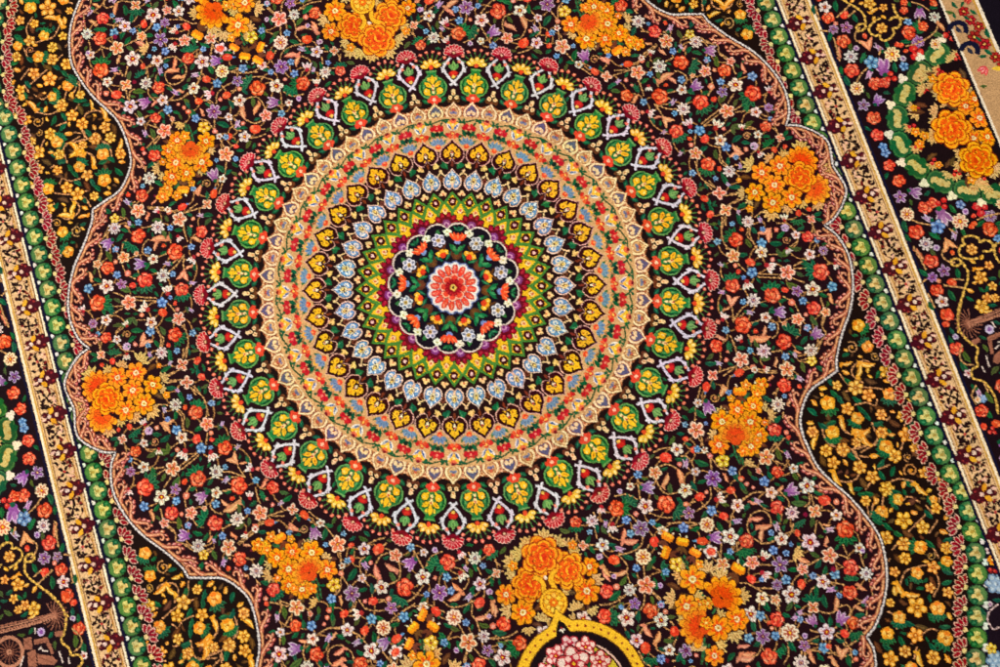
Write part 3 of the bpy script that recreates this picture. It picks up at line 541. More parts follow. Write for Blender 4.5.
F = [
 (690, 160, 'k240,335 h135,365,-60*5.5 v325,345,90*4.6 g330,380,80 y388,412*7.4 v470,398,60*5 b487,462*3.6 S520,480,130*9 b480,555*6 r305,530,40*9 b185,545*4.5 t630,390,-90*5 i635,452*5 v640,452,0*4 f720,400,90*6 o725,355,-90*5 w708,500*5 k810,395*5.6 R785,510,60*7 b848,535*3.4 p890,605*6 w800,630*6.6 w480,615*7 e640,610,-40*9 t655,600,60*4.5 e710,590,0*6 g575,555,0*7 e600,620,60*6 k290,640*8 g350,300,-30*6 g430,470,50*5 e395,555,60*6 g740,455,-30*4.5 g850,360,-20*5 g860,395,20*4.5 g350,630,0*6 g120,280,60*5 g145,320,60*5 e920,570,0*6 g335,410,60*5 d400,330*3 d2400,328*3.4 g905,560,0*4 g200,420,80*4'),
 (690, 250, 'v208,100,200*4.6 e240,100,60*4 h400,80,20*6.5 b415,150*6.6 t530,110,30*7.5 k650,150*9 r870,145,10*10.5 f790,100,150*6 r285,235,80*9 t385,228,80*7 v215,285,180*5 r550,300,80*10 p715,275*7 e690,235,20*8 w820,262*9 b950,245,90*6 y425,335*8.4 d680,350*4.5 b755,340*5 R825,385,60*8.5 k905,415*5.6 S280,345,-80*8 v400,415,0*6 V600,415,0*8 w505,450*6.4 k720,462*7.2 t225,450,-60*6 g210,390,70*5 R350,500,0*10.5 s470,575,0*11 b550,510,80*5 s490,540,-70*6 k630,488*3.2 R625,610,30*9.5 f670,550,-60*8 e830,470,60*7 b785,520*4.4 i775,520*2.4 V845,560,-40*8 b240,535*4.5 g345,650,0*5 e445,620,60*5 R180,640,180*8 f250,650,0*5 g760,600,-50*6 g495,365,20*5 g615,335,-10*5 g435,490,-20*4.5 e735,160,30*5 g890,300,20*5 s950,325,80*6 g985,360,0*4 s215,580,30*6 g540,400,-60*5 t975,100,60*5 g680,400,60*3.4 d950,515*2 g400,610,80*4'),
 (680, 340, 'k410,130*9 y560,75*8.5 b470,70*4 b705,110*4.6 y875,70*8 Y880,140*6 v770,100,60*4.5 k715,195*8.8 n385,225,150*7.5 d490,185*4 w500,200*4 t575,190,40*4.5 k220,235*6.6 g205,155,0*6 v260,155,0*5.4 S295,330,80*8 n175,325,100*7.5 b328,350*3.6 w120,420*5 V190,450,70*8.5 g140,490,40*7 g225,300,80*5 g80,465,-40*5 k110,600*9.5 y655,430*8.4 R695,305,-30*8.5 v800,255,20*6.5 g585,390,30*6 r630,600,-90*8 g645,530,-40*6 d720,565*2 g470,240,-30*5 e825,180,80*6 g945,190,20*6 s635,145,-70*5 g240,460,0*5 g340,160,30*4 g800,50,20*5 g745,85,30*4 e570,120,0*6 e515,30,60*5 s790,75,30*4 s725,405,-60*5 g440,375,-60*5 g570,570,50*4 m600,300*2 d320,80*2'),
 (600, 420, 'h570,125,0*4 g540,90,0*4.5 w515,195*7.4 h625,200,-60*5 b650,195*4.2 h435,250,0*8 v575,290,80*7 w700,200*4 d735,240*3.6 Y820,270*8 b885,340*5.6 k370,352*7.6 w640,345*5 s525,380,-100*9 s430,400,-60*8 p755,390*10 g680,285,20*8 e480,135,-60*5.6 b255,365*5 V320,450,0*8.5 w205,445*4.6 i135,475*3.4 w570,470*8 h665,515,-30*6.5 h870,470,0*6 t795,525,-20*7 R440,565,-60*10.5 w305,575*8.8 d575,560*3.4 p595,620*7.6 b745,605*6 w920,570*7.6 h820,640,30*5.6 e835,560,20*5 g695,635,-60*6 r115,590,180*9.5 f195,555,-60*8 s850,385,70*5 h940,390,0*4 e965,460,60*6.5 g630,440,60*6 f510,600,30*8 e385,515,40*4.5 g910,370,70*7 g680,410,-20*5 g590,160,20*4 g530,260,0*5 g800,440,30*4.5 e300,390,0*3.5 g430,325,-20*4 g980,580,-60*5'),
 (740, 420, 'r235,70,-90*8 d320,30*2.4 k175,250*9.2 v320,230,50*6 e265,230,70*7 w360,325*5.4 g400,290,-20*4.5 e375,375,60*5.5 L60,295,-70*7 k125,340*3.2 R250,350,-50*7 g205,370,60*5 b165,410*6 g290,395,10*5 w450,440*9 g495,380,-70*5 g520,485,20*5 w210,485*7 V345,470,-30*8.5 g380,510,80*5 e395,550,0*8 h560,535,0*8 k500,610*7.8 w645,635*6.4 y350,620*8 g275,520,30*5 R245,585,0*8.4 v120,540,10*6.5 g165,570,20*4.5 d90,450*2.4 s265,455,-40*5 g100,385,20*4.5 m437,630*2.8 g340,150,0*5 s90,545,20*5 g20,440,60*5 g190,310,90*4 d10,395*3 g45,580,0*4'),
 (740, 510, 's160,100,0*8 s110,50,0*7 s155,170,100*7 R45,210,-90*8.6 f60,260,90*6 w280,195*7.6 b225,270*5.4 t165,310,-60*6.5 p270,365*10 k85,350*7.6 L380,290,20*8 s420,320,30*8 t165,430,40*6.5 k420,395*6.4 g520,360,-60*6 k600,305*9 w470,215*10 e480,80,-80*6 o385,155,80*5 v250,110,60*6.6 v600,130,-20*6.6 r705,135,-90*10.5 w800,255*6 i820,270*2.8 R735,385,0*9.5 y845,425*7.4 b635,430*6 m625,395*3.4 w555,480*7.8 v610,535,160*7 R735,545,90*8.6 b665,570*3.4 v840,605,-60*7 s815,510,40*6 g565,410,-70*6 g515,540,90*6 h75,460,40*6.4 g240,430,-80*4.5 p250,500*6.6 b310,465*5.6 h410,490,80*6 w345,565*10 w150,590*7.4 k240,600*6 g330,635,-60*5.6 g180,640,60*7 g360,395,0*6 s570,205,-70*5.4 g410,235,30*5 e500,295,30*5.6 f745,470,-90*6 f395,80,60*5.6 b490,440*4.4 g210,190,-20*5 m440,30*2.6 g90,155,-40*4.4 g265,50,80*5 s580,95,10*4 g20,345,60*6 b145,465*3 g440,440,60*4 g385,640,20*4'),
 (600, 500, 'p275,190*10 s150,230,-70*7 s200,265,0*9 b205,225*4.6 b175,135*5.2 t85,180,90*6.6 v130,325,0*7 h90,400,0*7.6 w20,300*7.6 c290,380*9.4 g190,380,20*6 b245,455*4.6 s50,490,70*8 s140,480,-20*7 i95,510*3 R50,610,180*8.5 e155,540,-50*6 y200,600*7 k310,570*10 g375,560,80*6.4 i405,570*3.2 o365,280,-80*7.4 w415,205*5.6 b350,150*4 g390,165,20*5 b560,185*6 g640,190,-20*5.4 c715,165*8.8 V770,250,0*8 n670,275,180*8 w740,345*8 h740,345,0*6 w870,245*9.4 v915,140,-20*6.8 h825,105,20*6 g805,180,60*6.4 g935,210,-60*5.4 k820,430*7.6 b870,345*4 g860,370,20*6 R975,275,0*8 f960,340,80*7 f415,470,0*7.4 b440,480*4.6 e330,440,-60*6 g355,400,-60*5 g520,195,20*4 g880,380,30*4 v40,160,90*5 e30,200,60*5 i5,375*3.2 g240,310,-40*4.6 g680,310,0*5 g115,430,0*4.4'),
 (480, 500, 'r640,150,-90*7 y750,140*7.4 g785,190,80*5 k690,305*5.4 i795,380*3.4 g750,330,60*5 t810,60,90*5.6 g720,265,-60*5 g700,130,30*4 s850,470,60*7 g880,295,0*4.6'),
 (600, 570, 'v235,225,-80*6 p235,225*7 w180,320*9.4 r35,310,180*8.4 R335,275,-40*8.6 b410,230*4.2 i410,235*3 w410,335*8 o500,410,-90*7.4 e460,470,0*6 w465,535*6.4 p575,540*8.4 w245,470*7.6 o305,520,-90*8 f345,590,90*7 b410,595*5.4 m450,605*2.8 s375,450,-60*8 s325,400,60*8 g420,525,10*5 g525,580,-60*6.4 L655,510,-90*5.6 f95,320,0*6 e130,235,-30*6 g260,310,90*6 b145,250*3 e475,310,0*5 g190,430,60*5 g560,600,80*5 g100,170,-40*8 e355,200,80*4.6'),
 (740, 567, 'w75,315*8.8 b140,325,80*5.6 R245,350,0*8.4 c335,440*10.4 p155,465*9 b240,460*5 b60,475,60*5.4 R200,595,120*9.4 f250,560,60*7 g350,525,60*6.6 v400,305,-40*5.6 v370,340,120*5.6 b405,350*4 V485,360,-120*7 w580,435*9 V680,345,-60*8.4 R755,375,-30*7.6 f775,440,80*7.6 o700,445,40*6.4 g800,320,-10*5.6 p430,525*6.6 b560,540*6 h590,530,0*4 y410,640*9 s490,600,70*7 S680,580,-80*8 s640,630,60*7 b770,570*3.2 g730,625,80*6.4 g550,345,60*5.6 g600,365,-80*5.6 f480,230,-90*7.6 k490,270*7 g570,230,80*7 s635,240,-80*7 s800,270,30*5.4 g95,390,80*6.6 e330,260,-60*6 g540,600,50*5.4 g115,510,-40*5 i435,460*3.2 s30,520,0*6 s40,600,0*9 s50,570,0*8 g310,320,20*5 d215,410*2.6 s260,430,-70*5 h195,375,-60*3 g300,540,70*5 g510,490,-10*4.4 g670,490,10*5'),
]
def network(lists, z, col, w, d0, d1, signs_parts):
    pts = []
    for x0, y0, zz2, t_ in lists:
        for k, x, y, r, s_ in ITEM.findall(t_):
            if k not in LEAFY and k not in 'dim': pts.append(np.abs(ab(x0 + int(x) / zz2, y0 + int(y) / zz2)))
    pts = np.array(pts); done = set()
    for i, p in enumerate(pts):
        dd = np.hypot(*(pts - p).T); o = np.argsort(dd)
        for j in [j for j in o if d0 < dd[j] < d1][:2]:
            if (j, i) in done: continue
            done.add((i, j)); q = pts[j]; n_ = np.array([-(q - p)[1], (q - p)[0]]); b_ = rng.choice((-1, 1)) * rng.uniform(.12, .3)
            C = [p, p + (q - p) * .3 + n_ * b_ * .8, p + (q - p) * .7 + n_ * b_, q]
            for part_, sgs in signs_parts:
                PART[0] = part_; twine(C, col, w, sgs)
network([(x0, y0, 6.667, t) for x0, y0, t in F], 0, (188, 136, 80), 1.05, 9, 30, [(field_p, QUAD)])
for x0, y0, t in V: vines(x0, y0, 6.667, t)
for x0, y0, t in F: sow(x0, y0, 6.667, t)

# ------------------------------------------------------------------ orange bouquets
BQ = []
def bouquet(name, mode, x0, y0, z, text, stems=''):
    signs = {'quad': QUAD, 'side': HALF, 'axis': HALFB}[mode]
    st = rng.getstate()
    for sg in signs:
        rng.setstate(st)
        PART[0] = newpart(name, field_p)
        if stems: vines(x0, y0, z, stems, (40, 104, 60), 1.7, (sg,))
        it = [(k, np.array(ab(x0 + int(x) / z, y0 + int(y) / z)), R(float(r or 0) + TURN), float(s) if s else SIZE[k]) for k, x, y, r, s in ITEM.findall(text)]
        for k, p, an, s in it: put(get(k), p, an, s, *sg)
bouquet('flower_bouquet', 'quad', 690, 370, 6.667, 'x130,460,150*5 x240,255,200*6 x480,490,30*6 x450,560,60*5 L160,430,190*6 L540,300,-20*6 L210,285,-90*6 L490,240,-20*5 B335,160,-90*8 B455,150,-80*9 d2375,100*5.5 d2480,95*7 d2450,160*6 d2275,190*4 D320,265*9 D425,240*9 D500,350*4 D405,345*10.5 D215,345*11 D465,435*8 D195,500*9.5 D410,510*9 d2355,540*6 d2450,470*5 d2380,450*6.5 d2240,440*6.5 Q305,420,-90*13',
        '290,500 310,570 340,630; 310,490 330,560 350,610; 330,500 345,560 360,640; 380,200 400,150; 345,220 380,170')
bouquet('flower_bouquet', 'side', 735, 130, 6.667, 'x70,320,180*6 x640,480,0*6 x480,70,-40*6 x640,200,-30*6 x645,330,0*6 x640,400,0*5 x150,500,120*6 L100,230,200*8 L50,420,180*6 L440,110,-80*8 L230,190,220*6 L325,165,-110*6 L240,560,110*8 L355,520,100*7 L450,490,70*6 L555,495,50*7 L610,260,-10*9 L100,470,150*5 d230,335*0 d2100,525*4 d230,340*5 Q450,195,-70*13 Q550,400,30*13 O435,315*15.5 D300,240*10.5 D180,285*10.5 D265,368*10.5 D135,415*9.5 D380,450*10.5 D255,485*10.5')
bouquet('flower_bouquet', 'quad', 660, 560, 6.667, 'x90,180,200*7 x160,240,180*5 x100,320,180*5 x380,290,90*7 x320,480,100*6 x500,120,60*6 x480,140,90*6 x355,90,80*6 L80,260,190*8 L130,100,180*7 L320,60,-100*9 L410,105,-80*8 L560,240,0*7 L500,500,70*8 L155,400,180*6 L255,240,-80*6 L410,370,-30*6 L255,590,-90*7 L400,560,-30*8 d2105,30*6 B515,75,-60*8.5 d2260,30*5 d2265,300*7 D220,130*12.5 D180,310*11 D515,395*10.5 D390,455*11.5 D365,640*9 d2320,290*6 Q430,230,-50*15.5 Q240,440,190*15 d2310,420*6',
        '310,560 300,620 290,667; 330,560 320,640 310,700; 300,520 290,600 280,700; 350,360 370,330; 270,210 290,240')
bouquet('flower_bouquet', 'quad', 600, 500, 6.667, 'B445,260,-60*7.5 B550,295,-80*7.5 B455,355,200*7.5 B630,365,-60*7 Y515,430*7 L550,440,0*4', '540,380 570,430 600,470; 560,370 590,430')
# vase, its bouquet and the round cartouche lie on the long axis
def on_axis(name, f):
    for sb in (1, -1):
        PART[0] = newpart(name, field_p); f(sb)
bouquet('flower_bouquet', 'axis', 490, 520, 5.561, 'x100,270,180*5 x260,140,-120*5 x420,185,-40*5 x275,490,150*6 x460,400,0*5 x560,500,60*6 x520,490,60*6 x330,560,90*5 x270,590,200*6 L200,130,220*7 L160,190,200*8 L115,235,190*8 L300,90,-90*8 L380,125,-70*8 L445,140,-60*7 L470,190,-40*7 L125,300,180*7 L100,500,180*8 L290,430,180*6 L415,385,-30*6 L590,335,-10*8 L290,550,-80*7 L345,595,-40*6 L480,485,-110*7 L465,555,180*6 L570,500,60*6 L215,610,80*6 d2130,255*5 d2460,140*5 d285,380*0 D90,415*9.5 D185,515*11.5 D555,260*8.5 D540,395*12 O220,360*16 O435,280*17 O290,205*19 w300,630*7 w520,550*7')
def vase(sb):
    p0 = ab(490 + 370 / 5.561, 520 + 455 / 5.561); p0[0] = 0
    def loc(pts): return (np.array(pts, float) + p0) * (1, sb)
    b = p0[1]
    for w, c in ((5.6, (140, 66, 10)), (4.2, (248, 184, 40))):
        for q in ([(-6, -8), (-5, -14), (-4, -20), (-7, -25), (-11, -27)], [(6, -8), (5, -14), (4, -20), (7, -25), (11, -27)]): ribbon(smooth(loc(q), 1.5), w, c)
    fill(loc([(-3, -8), (-1.6, -22), (1.6, -22), (3, -8)]), (90, 40, 10))
    for r_, c in ((13.6, (140, 66, 10)), (12.7, (250, 188, 44)), (10.4, (150, 74, 12)), (9.8, (246, 176, 36))): fill(loc(ell(0, 0, r_, r_, 0, 28)), c)
    fill(loc([(-4.5, 11), (-2.6, 15), (-5, 20), (5, 20), (2.6, 15), (4.5, 11)]), (140, 66, 10)); fill(loc([(-3.6, 11), (-1.8, 15), (-4, 20), (4, 20), (1.8, 15), (3.6, 11)]), (250, 188, 44))
    for an in range(8):
        put([(ell(6.6, 0, 2.9, 2.5), (176, 92, 14)), (ell(6.6, 0, 2.3, 1.9), (250, 206, 70))], p0, an * .785 + .39, 1, 1, sb)
    put([(ell(0, 0, 3.8, 3.8), (234, 96, 20)), (ell(0, 0, 1.5, 1.5), (250, 190, 60))], p0, 0, 1, 1, sb)
    fill(loc(ell(0, -24, 1.8, 1.8)), (248, 226, 200))
on_axis('vase', vase)
CY = 396.0
def cartouche(sb):
    C0 = np.array([0.0, CY])
    def ring(r, c): fill((ell(0, 0, r, r, 0, 72) + C0) * (1, sb), c)
    tipp = lambda w: (np.array([(-13 + w, -60 + w * .3), (-5 + w * .7, -68), (0, -76 + w * 2), (5 - w * .7, -68), (13 - w, -60 + w * .3)]) + C0) * (1, sb)
    fill(tipp(-1), (110, 60, 14)); ring(63.5, (110, 60, 14)); fill(tipp(0), (246, 192, 44)); ring(62.5, (246, 192, 44))
    ring(53, (120, 70, 16)); ring(52.2, (24, 10, 16))
    fill((np.array([(-8, -50), (-5, -59), (0, -66), (5, -59), (8, -50)]) + C0) * (1, sb), (24, 10, 16))
    put([(ell(*pol(1.5, i * 1.57), 1.5, .8, i * 1.57), WHITE) for i in range(4)], C0 + (0, -56), 0, 1, 1, sb)
    for i in range(48):
        an = i * 2 * math.pi / 48
        put([(ell(0, 0, 1.2, 1.2, 0, 8), (140, 40, 30))], C0 + np.array(pol(57.6, an)), 0, 1, 1, sb)
    ring(43.5, (232, 190, 170)); ring(42, (60, 30, 20)); ring(40.5, (214, 190, 50))
    for i in range(26):
        an = rng.uniform(0, 6.28); put(get(rng.choice('gge')), C0 + np.array(pol(rng.uniform(20, 36), an)), rng.uniform(0, 6), 6, 1, sb)
    for x, y, z in ((570, 646, 9.5), (586, 647, 9), (556, 656, 9.5), (600, 662, 10), (545, 672, 8), (590, 684, 11), (560, 690, 10), (574, 664, 15)):
        p = ab(x, y); pp = rng.uniform(0, 6)
        m = petals(5, .6, .5, .46, (204, 70, 74), pp) + petals(5, .7, .3, .27, (246, 214, 202), pp) + petals(5, .36, .32, .3, (190, 40, 56), pp + .6) + petals(5, .44, .18, .17, (248, 196, 186), pp + .6) + disc(.22, (170, 20, 34)) + disc(.1, YEL, 8)
        put(m, p, 0, z, 1, sb)
on_axis('round_cartouche', cartouche)

# ------------------------------------------------------------------ medallion
med = newpart('medallion')
MP = {}
def mp(name):
    MP[name] = newpart(name, med); PART[0] = MP[name]
def sy(r): return float(np.interp(r, [0, 60, 141, 186, 260], [1.0, .99, .985, .952, .948]))
def mpt(r, phi): return np.array([r * math.cos(phi), r * sy(r) * math.sin(phi)])
def mdisc(r, col, n=160):
    t = np.linspace(0, 2 * math.pi, n, endpoint=False); fill(np.stack([r * np.cos(t), r * sy(r) * np.sin(t)], 1), col)
def stamp(shapes, r, phi, sc=1.0, jit=6):
    # shapes: local x outwards along the radius, y along the ring
    p = mpt(r, phi); d = mpt(r + 2, phi) - p; put(shapes, p, math.atan2(d[1], d[0]), sc, 1, 1, jit)
ST = 2 * math.pi / 32
def ring_at(off, n=32): return [(i + off) * 2 * math.pi / n for i in range(n)]
def spade(w, h, notch=.8):
    # heart with its point outwards (+x), full round shoulders and a notch at the inner end
    half = smooth([(1, 0), (.78, .16), (.5, .5), (.2, .84), (-.2, 1), (-.6, .92), (-.9, .6), (-.96, .28), (-notch, .02)], .2)
    return np.vstack([half, (half * (1, -1))[::-1][1:-1]]) * (h / 2, w / 2)
mp('palmette_ring')
# lilac frames and red fans
LF = (222, 216, 230)
for phi in ring_at(.5):
    sh = []
    for s in (-1, 1):
        line = smooth([(-15, s * 3.5), (-12, 0), (-6, -s * 5.5), (1, -s * 9.5), (5, -s * 9.2), (9, -s * 6.5), (13, -s * 3.4), (17, -s * 3.2), (18.5, -s * 5.2)], 1.6)
        for j in range(len(line) - 1):
            d = line[j + 1] - line[j]; nn = np.array([-d[1], d[0]]) / max(np.hypot(*d), 1e-6)
            sh.append((np.array([line[j] + nn * 1.1, line[j + 1] + nn * 1.1, line[j + 1] - nn * 1.1, line[j] - nn * 1.1]), LF))
        sh += [(ell(7, -s * 8.6, 2, 1.6), LF), (ell(0, -s * 10.6, 2.2, 1.5), LF), (lens(2, -s * 11, 5, 1.4, -s * .9), LF)]
    sh += [(lens(3.5, s * 2.6, 8, 3.4, s * .5), (96, 150, 84)) for s in (-1, 1)] + [(lens(5, 0, 10, 4, 0), (130, 176, 100)), (ell(-3.5, 0, 3.4, 4.6), (178, 26, 30)), (ell(-2.6, 0, 2, 2.6), (214, 44, 34)), (ell(-6.5, 0, 1.7, 1.7), (242, 196, 90)), (lens(5, 0, 6, .9, 0), (50, 100, 50))]
    stamp(sh, 235, phi, 1.06)
    fan = []
    for k in range(9):
        an = (k - 4) * .4
        fan += [(ell(6.0 * math.cos(an) - 3.4, 7.4 * math.sin(an), 4.0, 2.4, an), (244, 186, 172))]
    fan += [(ell(-2.6, 0, 6.6, 8.6), (120, 10, 30))]
    for k in range(9):
        an = (k - 4) * .4
        fan += [(lens(4.6 * math.cos(an) - 3.4, 6.0 * math.sin(an), 9.6, 3.4, an * .98), (186, 20, 40)), (ell(6.2 * math.cos(an) - 3.4, 7.6 * math.sin(an), 3.1, 1.8, an), (190, 22, 42))]
    for k in range(8):
        an = (k - 3.5) * .4
        fan += [(lens(4.8 * math.cos(an) - 3.4, 6.2 * math.sin(an), 9, .72, an * .98), (244, 176, 166))]
    fan += [(ell(-3.8, 0, 2.4, 2.8), (110, 16, 26)), (ell(-3.4, 0, 1.2, 1.4), (236, 190, 150))]
    stamp(fan, 258.5, phi, .96)
# dark base ring with red flowers and cream berries
t = np.linspace(0, 2 * math.pi, 720, endpoint=False)
base = np.array([mpt(205 + 3.0 * math.cos(32 * (x - .5 * ST)) , x) for x in t]); fill(base, (26, 10, 10))
for phi in ring_at(.5):
    stamp([(ell(x, y, 3.2, 2.3), (104, 58, 32)) for x, y in ((-2.5, 4.6), (-2.5, -4.6), (-4.6, 0))] + [(ell(x, y, 2.3, 2.2), (246, 210, 156)) for x, y in ((0, 3.3), (0, -3.3), (4.5, 0), (7.5, 0))] + [(ell(x, y, 1, 1), (206, 130, 70)) for x, y in ((0, 3.3), (0, -3.3), (4.5, 0))], 204.5, phi, .95)
for phi in ring_at(0):
    stamp([(lens(-.5, s * 9, 9, 4.6, s * 1.0), (14, 78, 52)) for s in (-1, 1)] + [(lens(-.5, s * 9, 6, 1.2, s * 1.0), (48, 128, 82)) for s in (-1, 1)], 203, phi)
    g1, g2, g3 = (10, 62, 34), (38, 122, 58), (104, 160, 88)
    body = lambda k: np.vstack([smooth([(-11.5, 0), (-11, 7), (-7, 12), (0, 14), (6, 11.5), (10, 6.5), (13, 4), (17, 5.5)], 1.2) * k, (smooth([(-11.5, 0), (-11, 7), (-7, 12), (0, 14), (6, 11.5), (10, 6.5), (13, 4), (17, 5.5)], 1.2) * (k, -k))[::-1]])
    sh = [(body(1.0), (12, 30, 18)), (body(.96), g3), (body(.87), g2)]
    for s in (-1, 1):
        sh += [(lens(0, s * 9.2, 15, 1.4, 0, s * 1.8), g1), (lens(-1, s * 7.2, 12, 1.1, 0, s * 1.6), g3), (lens(2, s * 4.6, 12, 1.3, .1 * s, s * 1.6), g1), (lens(3, s * 2.6, 9, .9, .1 * s, s * 1.2), g3), (lens(-7, s * 4.5, 6, 1.3, 1.2 * s), g1), (lens(-8.5, s * 5, 6, 1.0, 1.2 * s), g3)]
        sh += [(ell(-4, s * 6.2, 4.1, 3.9), g1), (ell(-4, s * 6.2, 3.3, 3.1), (250, 190, 34)), (lens(-6.5, s * 4.2, 5, 2.2, .8 * s), (250, 190, 34)), (ell(-3.4, s * 6.8, 1.2, 1.0), (254, 222, 120)), (lens(2.6, s * 4.4, 10, 5.4, s * .9), g1), (lens(2.6, s * 4.4, 8.8, 4.2, s * .9), (250, 192, 36)), (lens(2.9, s * 4.8, 5.6, 1.1, s * .9), (200, 120, 20)), (ell(8, s * 3.4, 1.9, 1.5), (250, 200, 60))]
    sh += [(lens(7, 0, 11.5, 5.4), g1), (lens(7, 0, 10.5, 4.2), (250, 192, 36)), (lens(-1, 0, 8, 3.4), (120, 24, 24)), (ell(0, 0, 2.6, 1.6), (250, 222, 150)), (ell(-5, 0, 1.6, 1.4), (250, 222, 150)), (ell(1, 0, 1.2, .8), (200, 60, 30))]
    stamp(sh, 218, phi, 1.08)
    stamp([(ell(*pol(3.6, an), 3.2, 3.4), RED) for an in (-1.6, -.6, .6, 1.6, 3.14)] + [(ell(0, s * 6, 2.8, 2.4), RED) for s in (-1, 1)] + [(ell(1, 0, 2.2, 2.2), (250, 196, 160))], 203, phi, .84)
    fl = [(lens(11.6 * math.cos(an) - 1, 12.2 * math.sin(an), 12 , .9, an), (86, 130, 66)) for an in np.linspace(-1.25, 1.25, 8)]
    fl += [(ell(19.4 * math.cos(an) - 3, 18.6 * math.sin(an), 1.75, 1.75, 0, 9), (236, 116, 92)) for an in np.linspace(-1.3, 1.3, 8)]
    fl += [(ell(19.6 * math.cos(an) - 3, 18.4 * math.sin(an), .7, .7, 0, 6), (252, 190, 160)) for an in np.linspace(-1.3, 1.3, 8)]
    for an in (-1.35, -.72, 0, .72, 1.35): fl += [(ell(5.2 * math.cos(an), 6.8 * math.sin(an), 4.2, 2.7, an), (140, 80, 20)), (ell(5.2 * math.cos(an), 6.8 * math.sin(an), 3.8, 2.3, an), (248, 194, 60)), (ell(6.2 * math.cos(an), 7.6 * math.sin(an), 1.8, 1.1, an), (254, 228, 150))]
    fl += [(ell(-.5, 0, 2.4, 2.2), (230, 78, 36))]
    stamp(fl, 241, phi)
mp('cream_heart_ring')
sc_out = np.array([mpt(194.2 + 3.0 * abs(math.cos(32 * x)), x) for x in np.linspace(0, 2 * math.pi, 1400, endpoint=False)]); fill(sc_out, (128, 66, 40))
fill(np.array([mpt(193.0 + 3.0 * abs(math.cos(32 * x)), x) for x in np.linspace(0, 2 * math.pi, 1400, endpoint=False)]), (232, 166, 106)); mdisc(183, BEI)
for i in range(64):
    phi = i * ST / 2; sl = i % 2 == 0
    stamp([(ell(0, 0, 2.8, 2.2), (246, 196, 146)), (ell(0, 0, 1.5, 1.0), (176, 100, 60))], 191.5, phi + ST / 4); stamp([(ell(0, 0, 2.4, 1.9), (190, 112, 70))], 185.5, phi + ST / 4)
    stamp([(spade(17.8, 21.0), (126, 62, 38)), (spade(16.2, 19.2), (254, 226, 176)), (spade(12.0, 14.6), (160, 92, 54)), (spade(10.4, 12.8), (92, 92, 122) if sl else (222, 172, 116))]
          + ([(ell(-3, s * 2.6, 2.3, 1.8), (246, 214, 160)) for s in (-1, 1)] + [(ell(-1.2, 0, 1.6, 1.2), (246, 214, 160)), (ell(-3.4, s_ := 0, 1, .8), (150, 80, 40))] if sl else
             [(ell(-2.6, s * 2.4, 1.5, 1.3), (126, 128, 160)) for s in (-1, 1)] + [(ell(.6, 0, 2.2, 2.0), (120, 60, 40)), (ell(.6, 0, 1.6, 1.5), (222, 104, 70)), (ell(-2, 0, 1.6, 1.4), (104, 104, 140)), (lens(1.5, 3.4, 6, .8, .5), (150, 84, 50)), (lens(1.5, -3.4, 6, .8, -.5), (150, 84, 50)), (ell(3.6, 0, 1.4, .9), (244, 206, 150)), (lens(1, 0, 8, .6, 1.57), (150, 84, 50))]), 190, phi)
MP['beige_floral_ring'] = med; PART[0] = med
mdisc(182.5, BEI)
for k, phi in enumerate(ring_at(0, 64)):
    p = [mpt(177.5 + 2.2 * math.sin(x * 32), x) for x in np.linspace(phi, phi + ST / 2, 8)]
    ribbon(p, 1.5, (36, 74, 42)); stamp([(lens(0, s * 2.2, 5, 2.4, s * .9), (32, 88, 52)) for s in (-1, 1)], 178.5, phi + ST / 4)
for phi in ring_at(.5):
    # yellow flower, red flower with white and blue leaves over the point of each heart
    stamp([(lens(1, s * 6.5, 6, 2.8, s * 1.2), (26, 92, 56)) for s in (-1, 1)] + [(ell(x, y, 2.7, 2.4), (250, 190, 50)) for x, y in ((-1, 3.4), (-1, -3.4), (-2.6, 0))] + [(ell(2.2, 0, 2.6, 3), (238, 112, 70)), (ell(3.6, 0, 1.4, 2), (130, 24, 34)), (ell(-1.4, 0, 1.2, 1.2), (254, 228, 150))], 174.5, phi, 1.08)
    stamp([(lens(3.5, s * 3.4, 9, 3.2, s * .62), WHITE) for s in (-1, 1)] + [(lens(3.2, s * 2.6, 7, 1.7, s * .62), (70, 104, 158)) for s in (-1, 1)], 165.5, phi, 1.1)
    stamp([(ell(x, y, 2.5, 2.4), (206, 40, 36)) for x, y in ((0, 4.6), (0, -4.6), (1.6, 0))] + [(ell(-1.6, s * 2, 2, 1.6), (236, 96, 50)) for s in (-1, 1)] + [(ell(1.4, 0, 1.2, 1.3), (250, 196, 90))] + [(lens(-1, s * 7.4, 6, 2.6, s * .9), (30, 96, 58)) for s in (-1, 1)], 160, phi, 1.08)
for phi in ring_at(0):
    stamp([(ell(-9.5, 0, 2.3, 2.2), (246, 176, 52))] + [(lens(-3.6, s * 4, 9.5, 4, s * .5), (14, 84, 54)) for s in (-1, 1)] + [(lens(-3.4, 0, 6, 4.4, 0), (20, 40, 30))]
          + [(ell(2, y, 3, 2.7), (190, 24, 40)) for y in (-4.4, 0, 4.4)] + [(ell(4.4, y, 2, 1.8), (206, 34, 44)) for y in (-2.4, 2.4)] + [(ell(2.6, 0, 1.3, 1.2), (244, 130, 110))] + [(lens(6.5, s * 5, 6, 2.2, s * .5), (24, 84, 50)) for s in (-1, 1)] + [(lens(-7, s * 5, 7, 1.2, s * .9), (150, 92, 52)) for s in (-1, 1)], 166.5, phi, 1.04)
mp('heart_ring')
hb = np.array([mpt(147.5 + 3.5 * math.cos(32 * (x - .5 * ST)) - 2.5, x) for x in t]); fill(hb, (36, 12, 12))
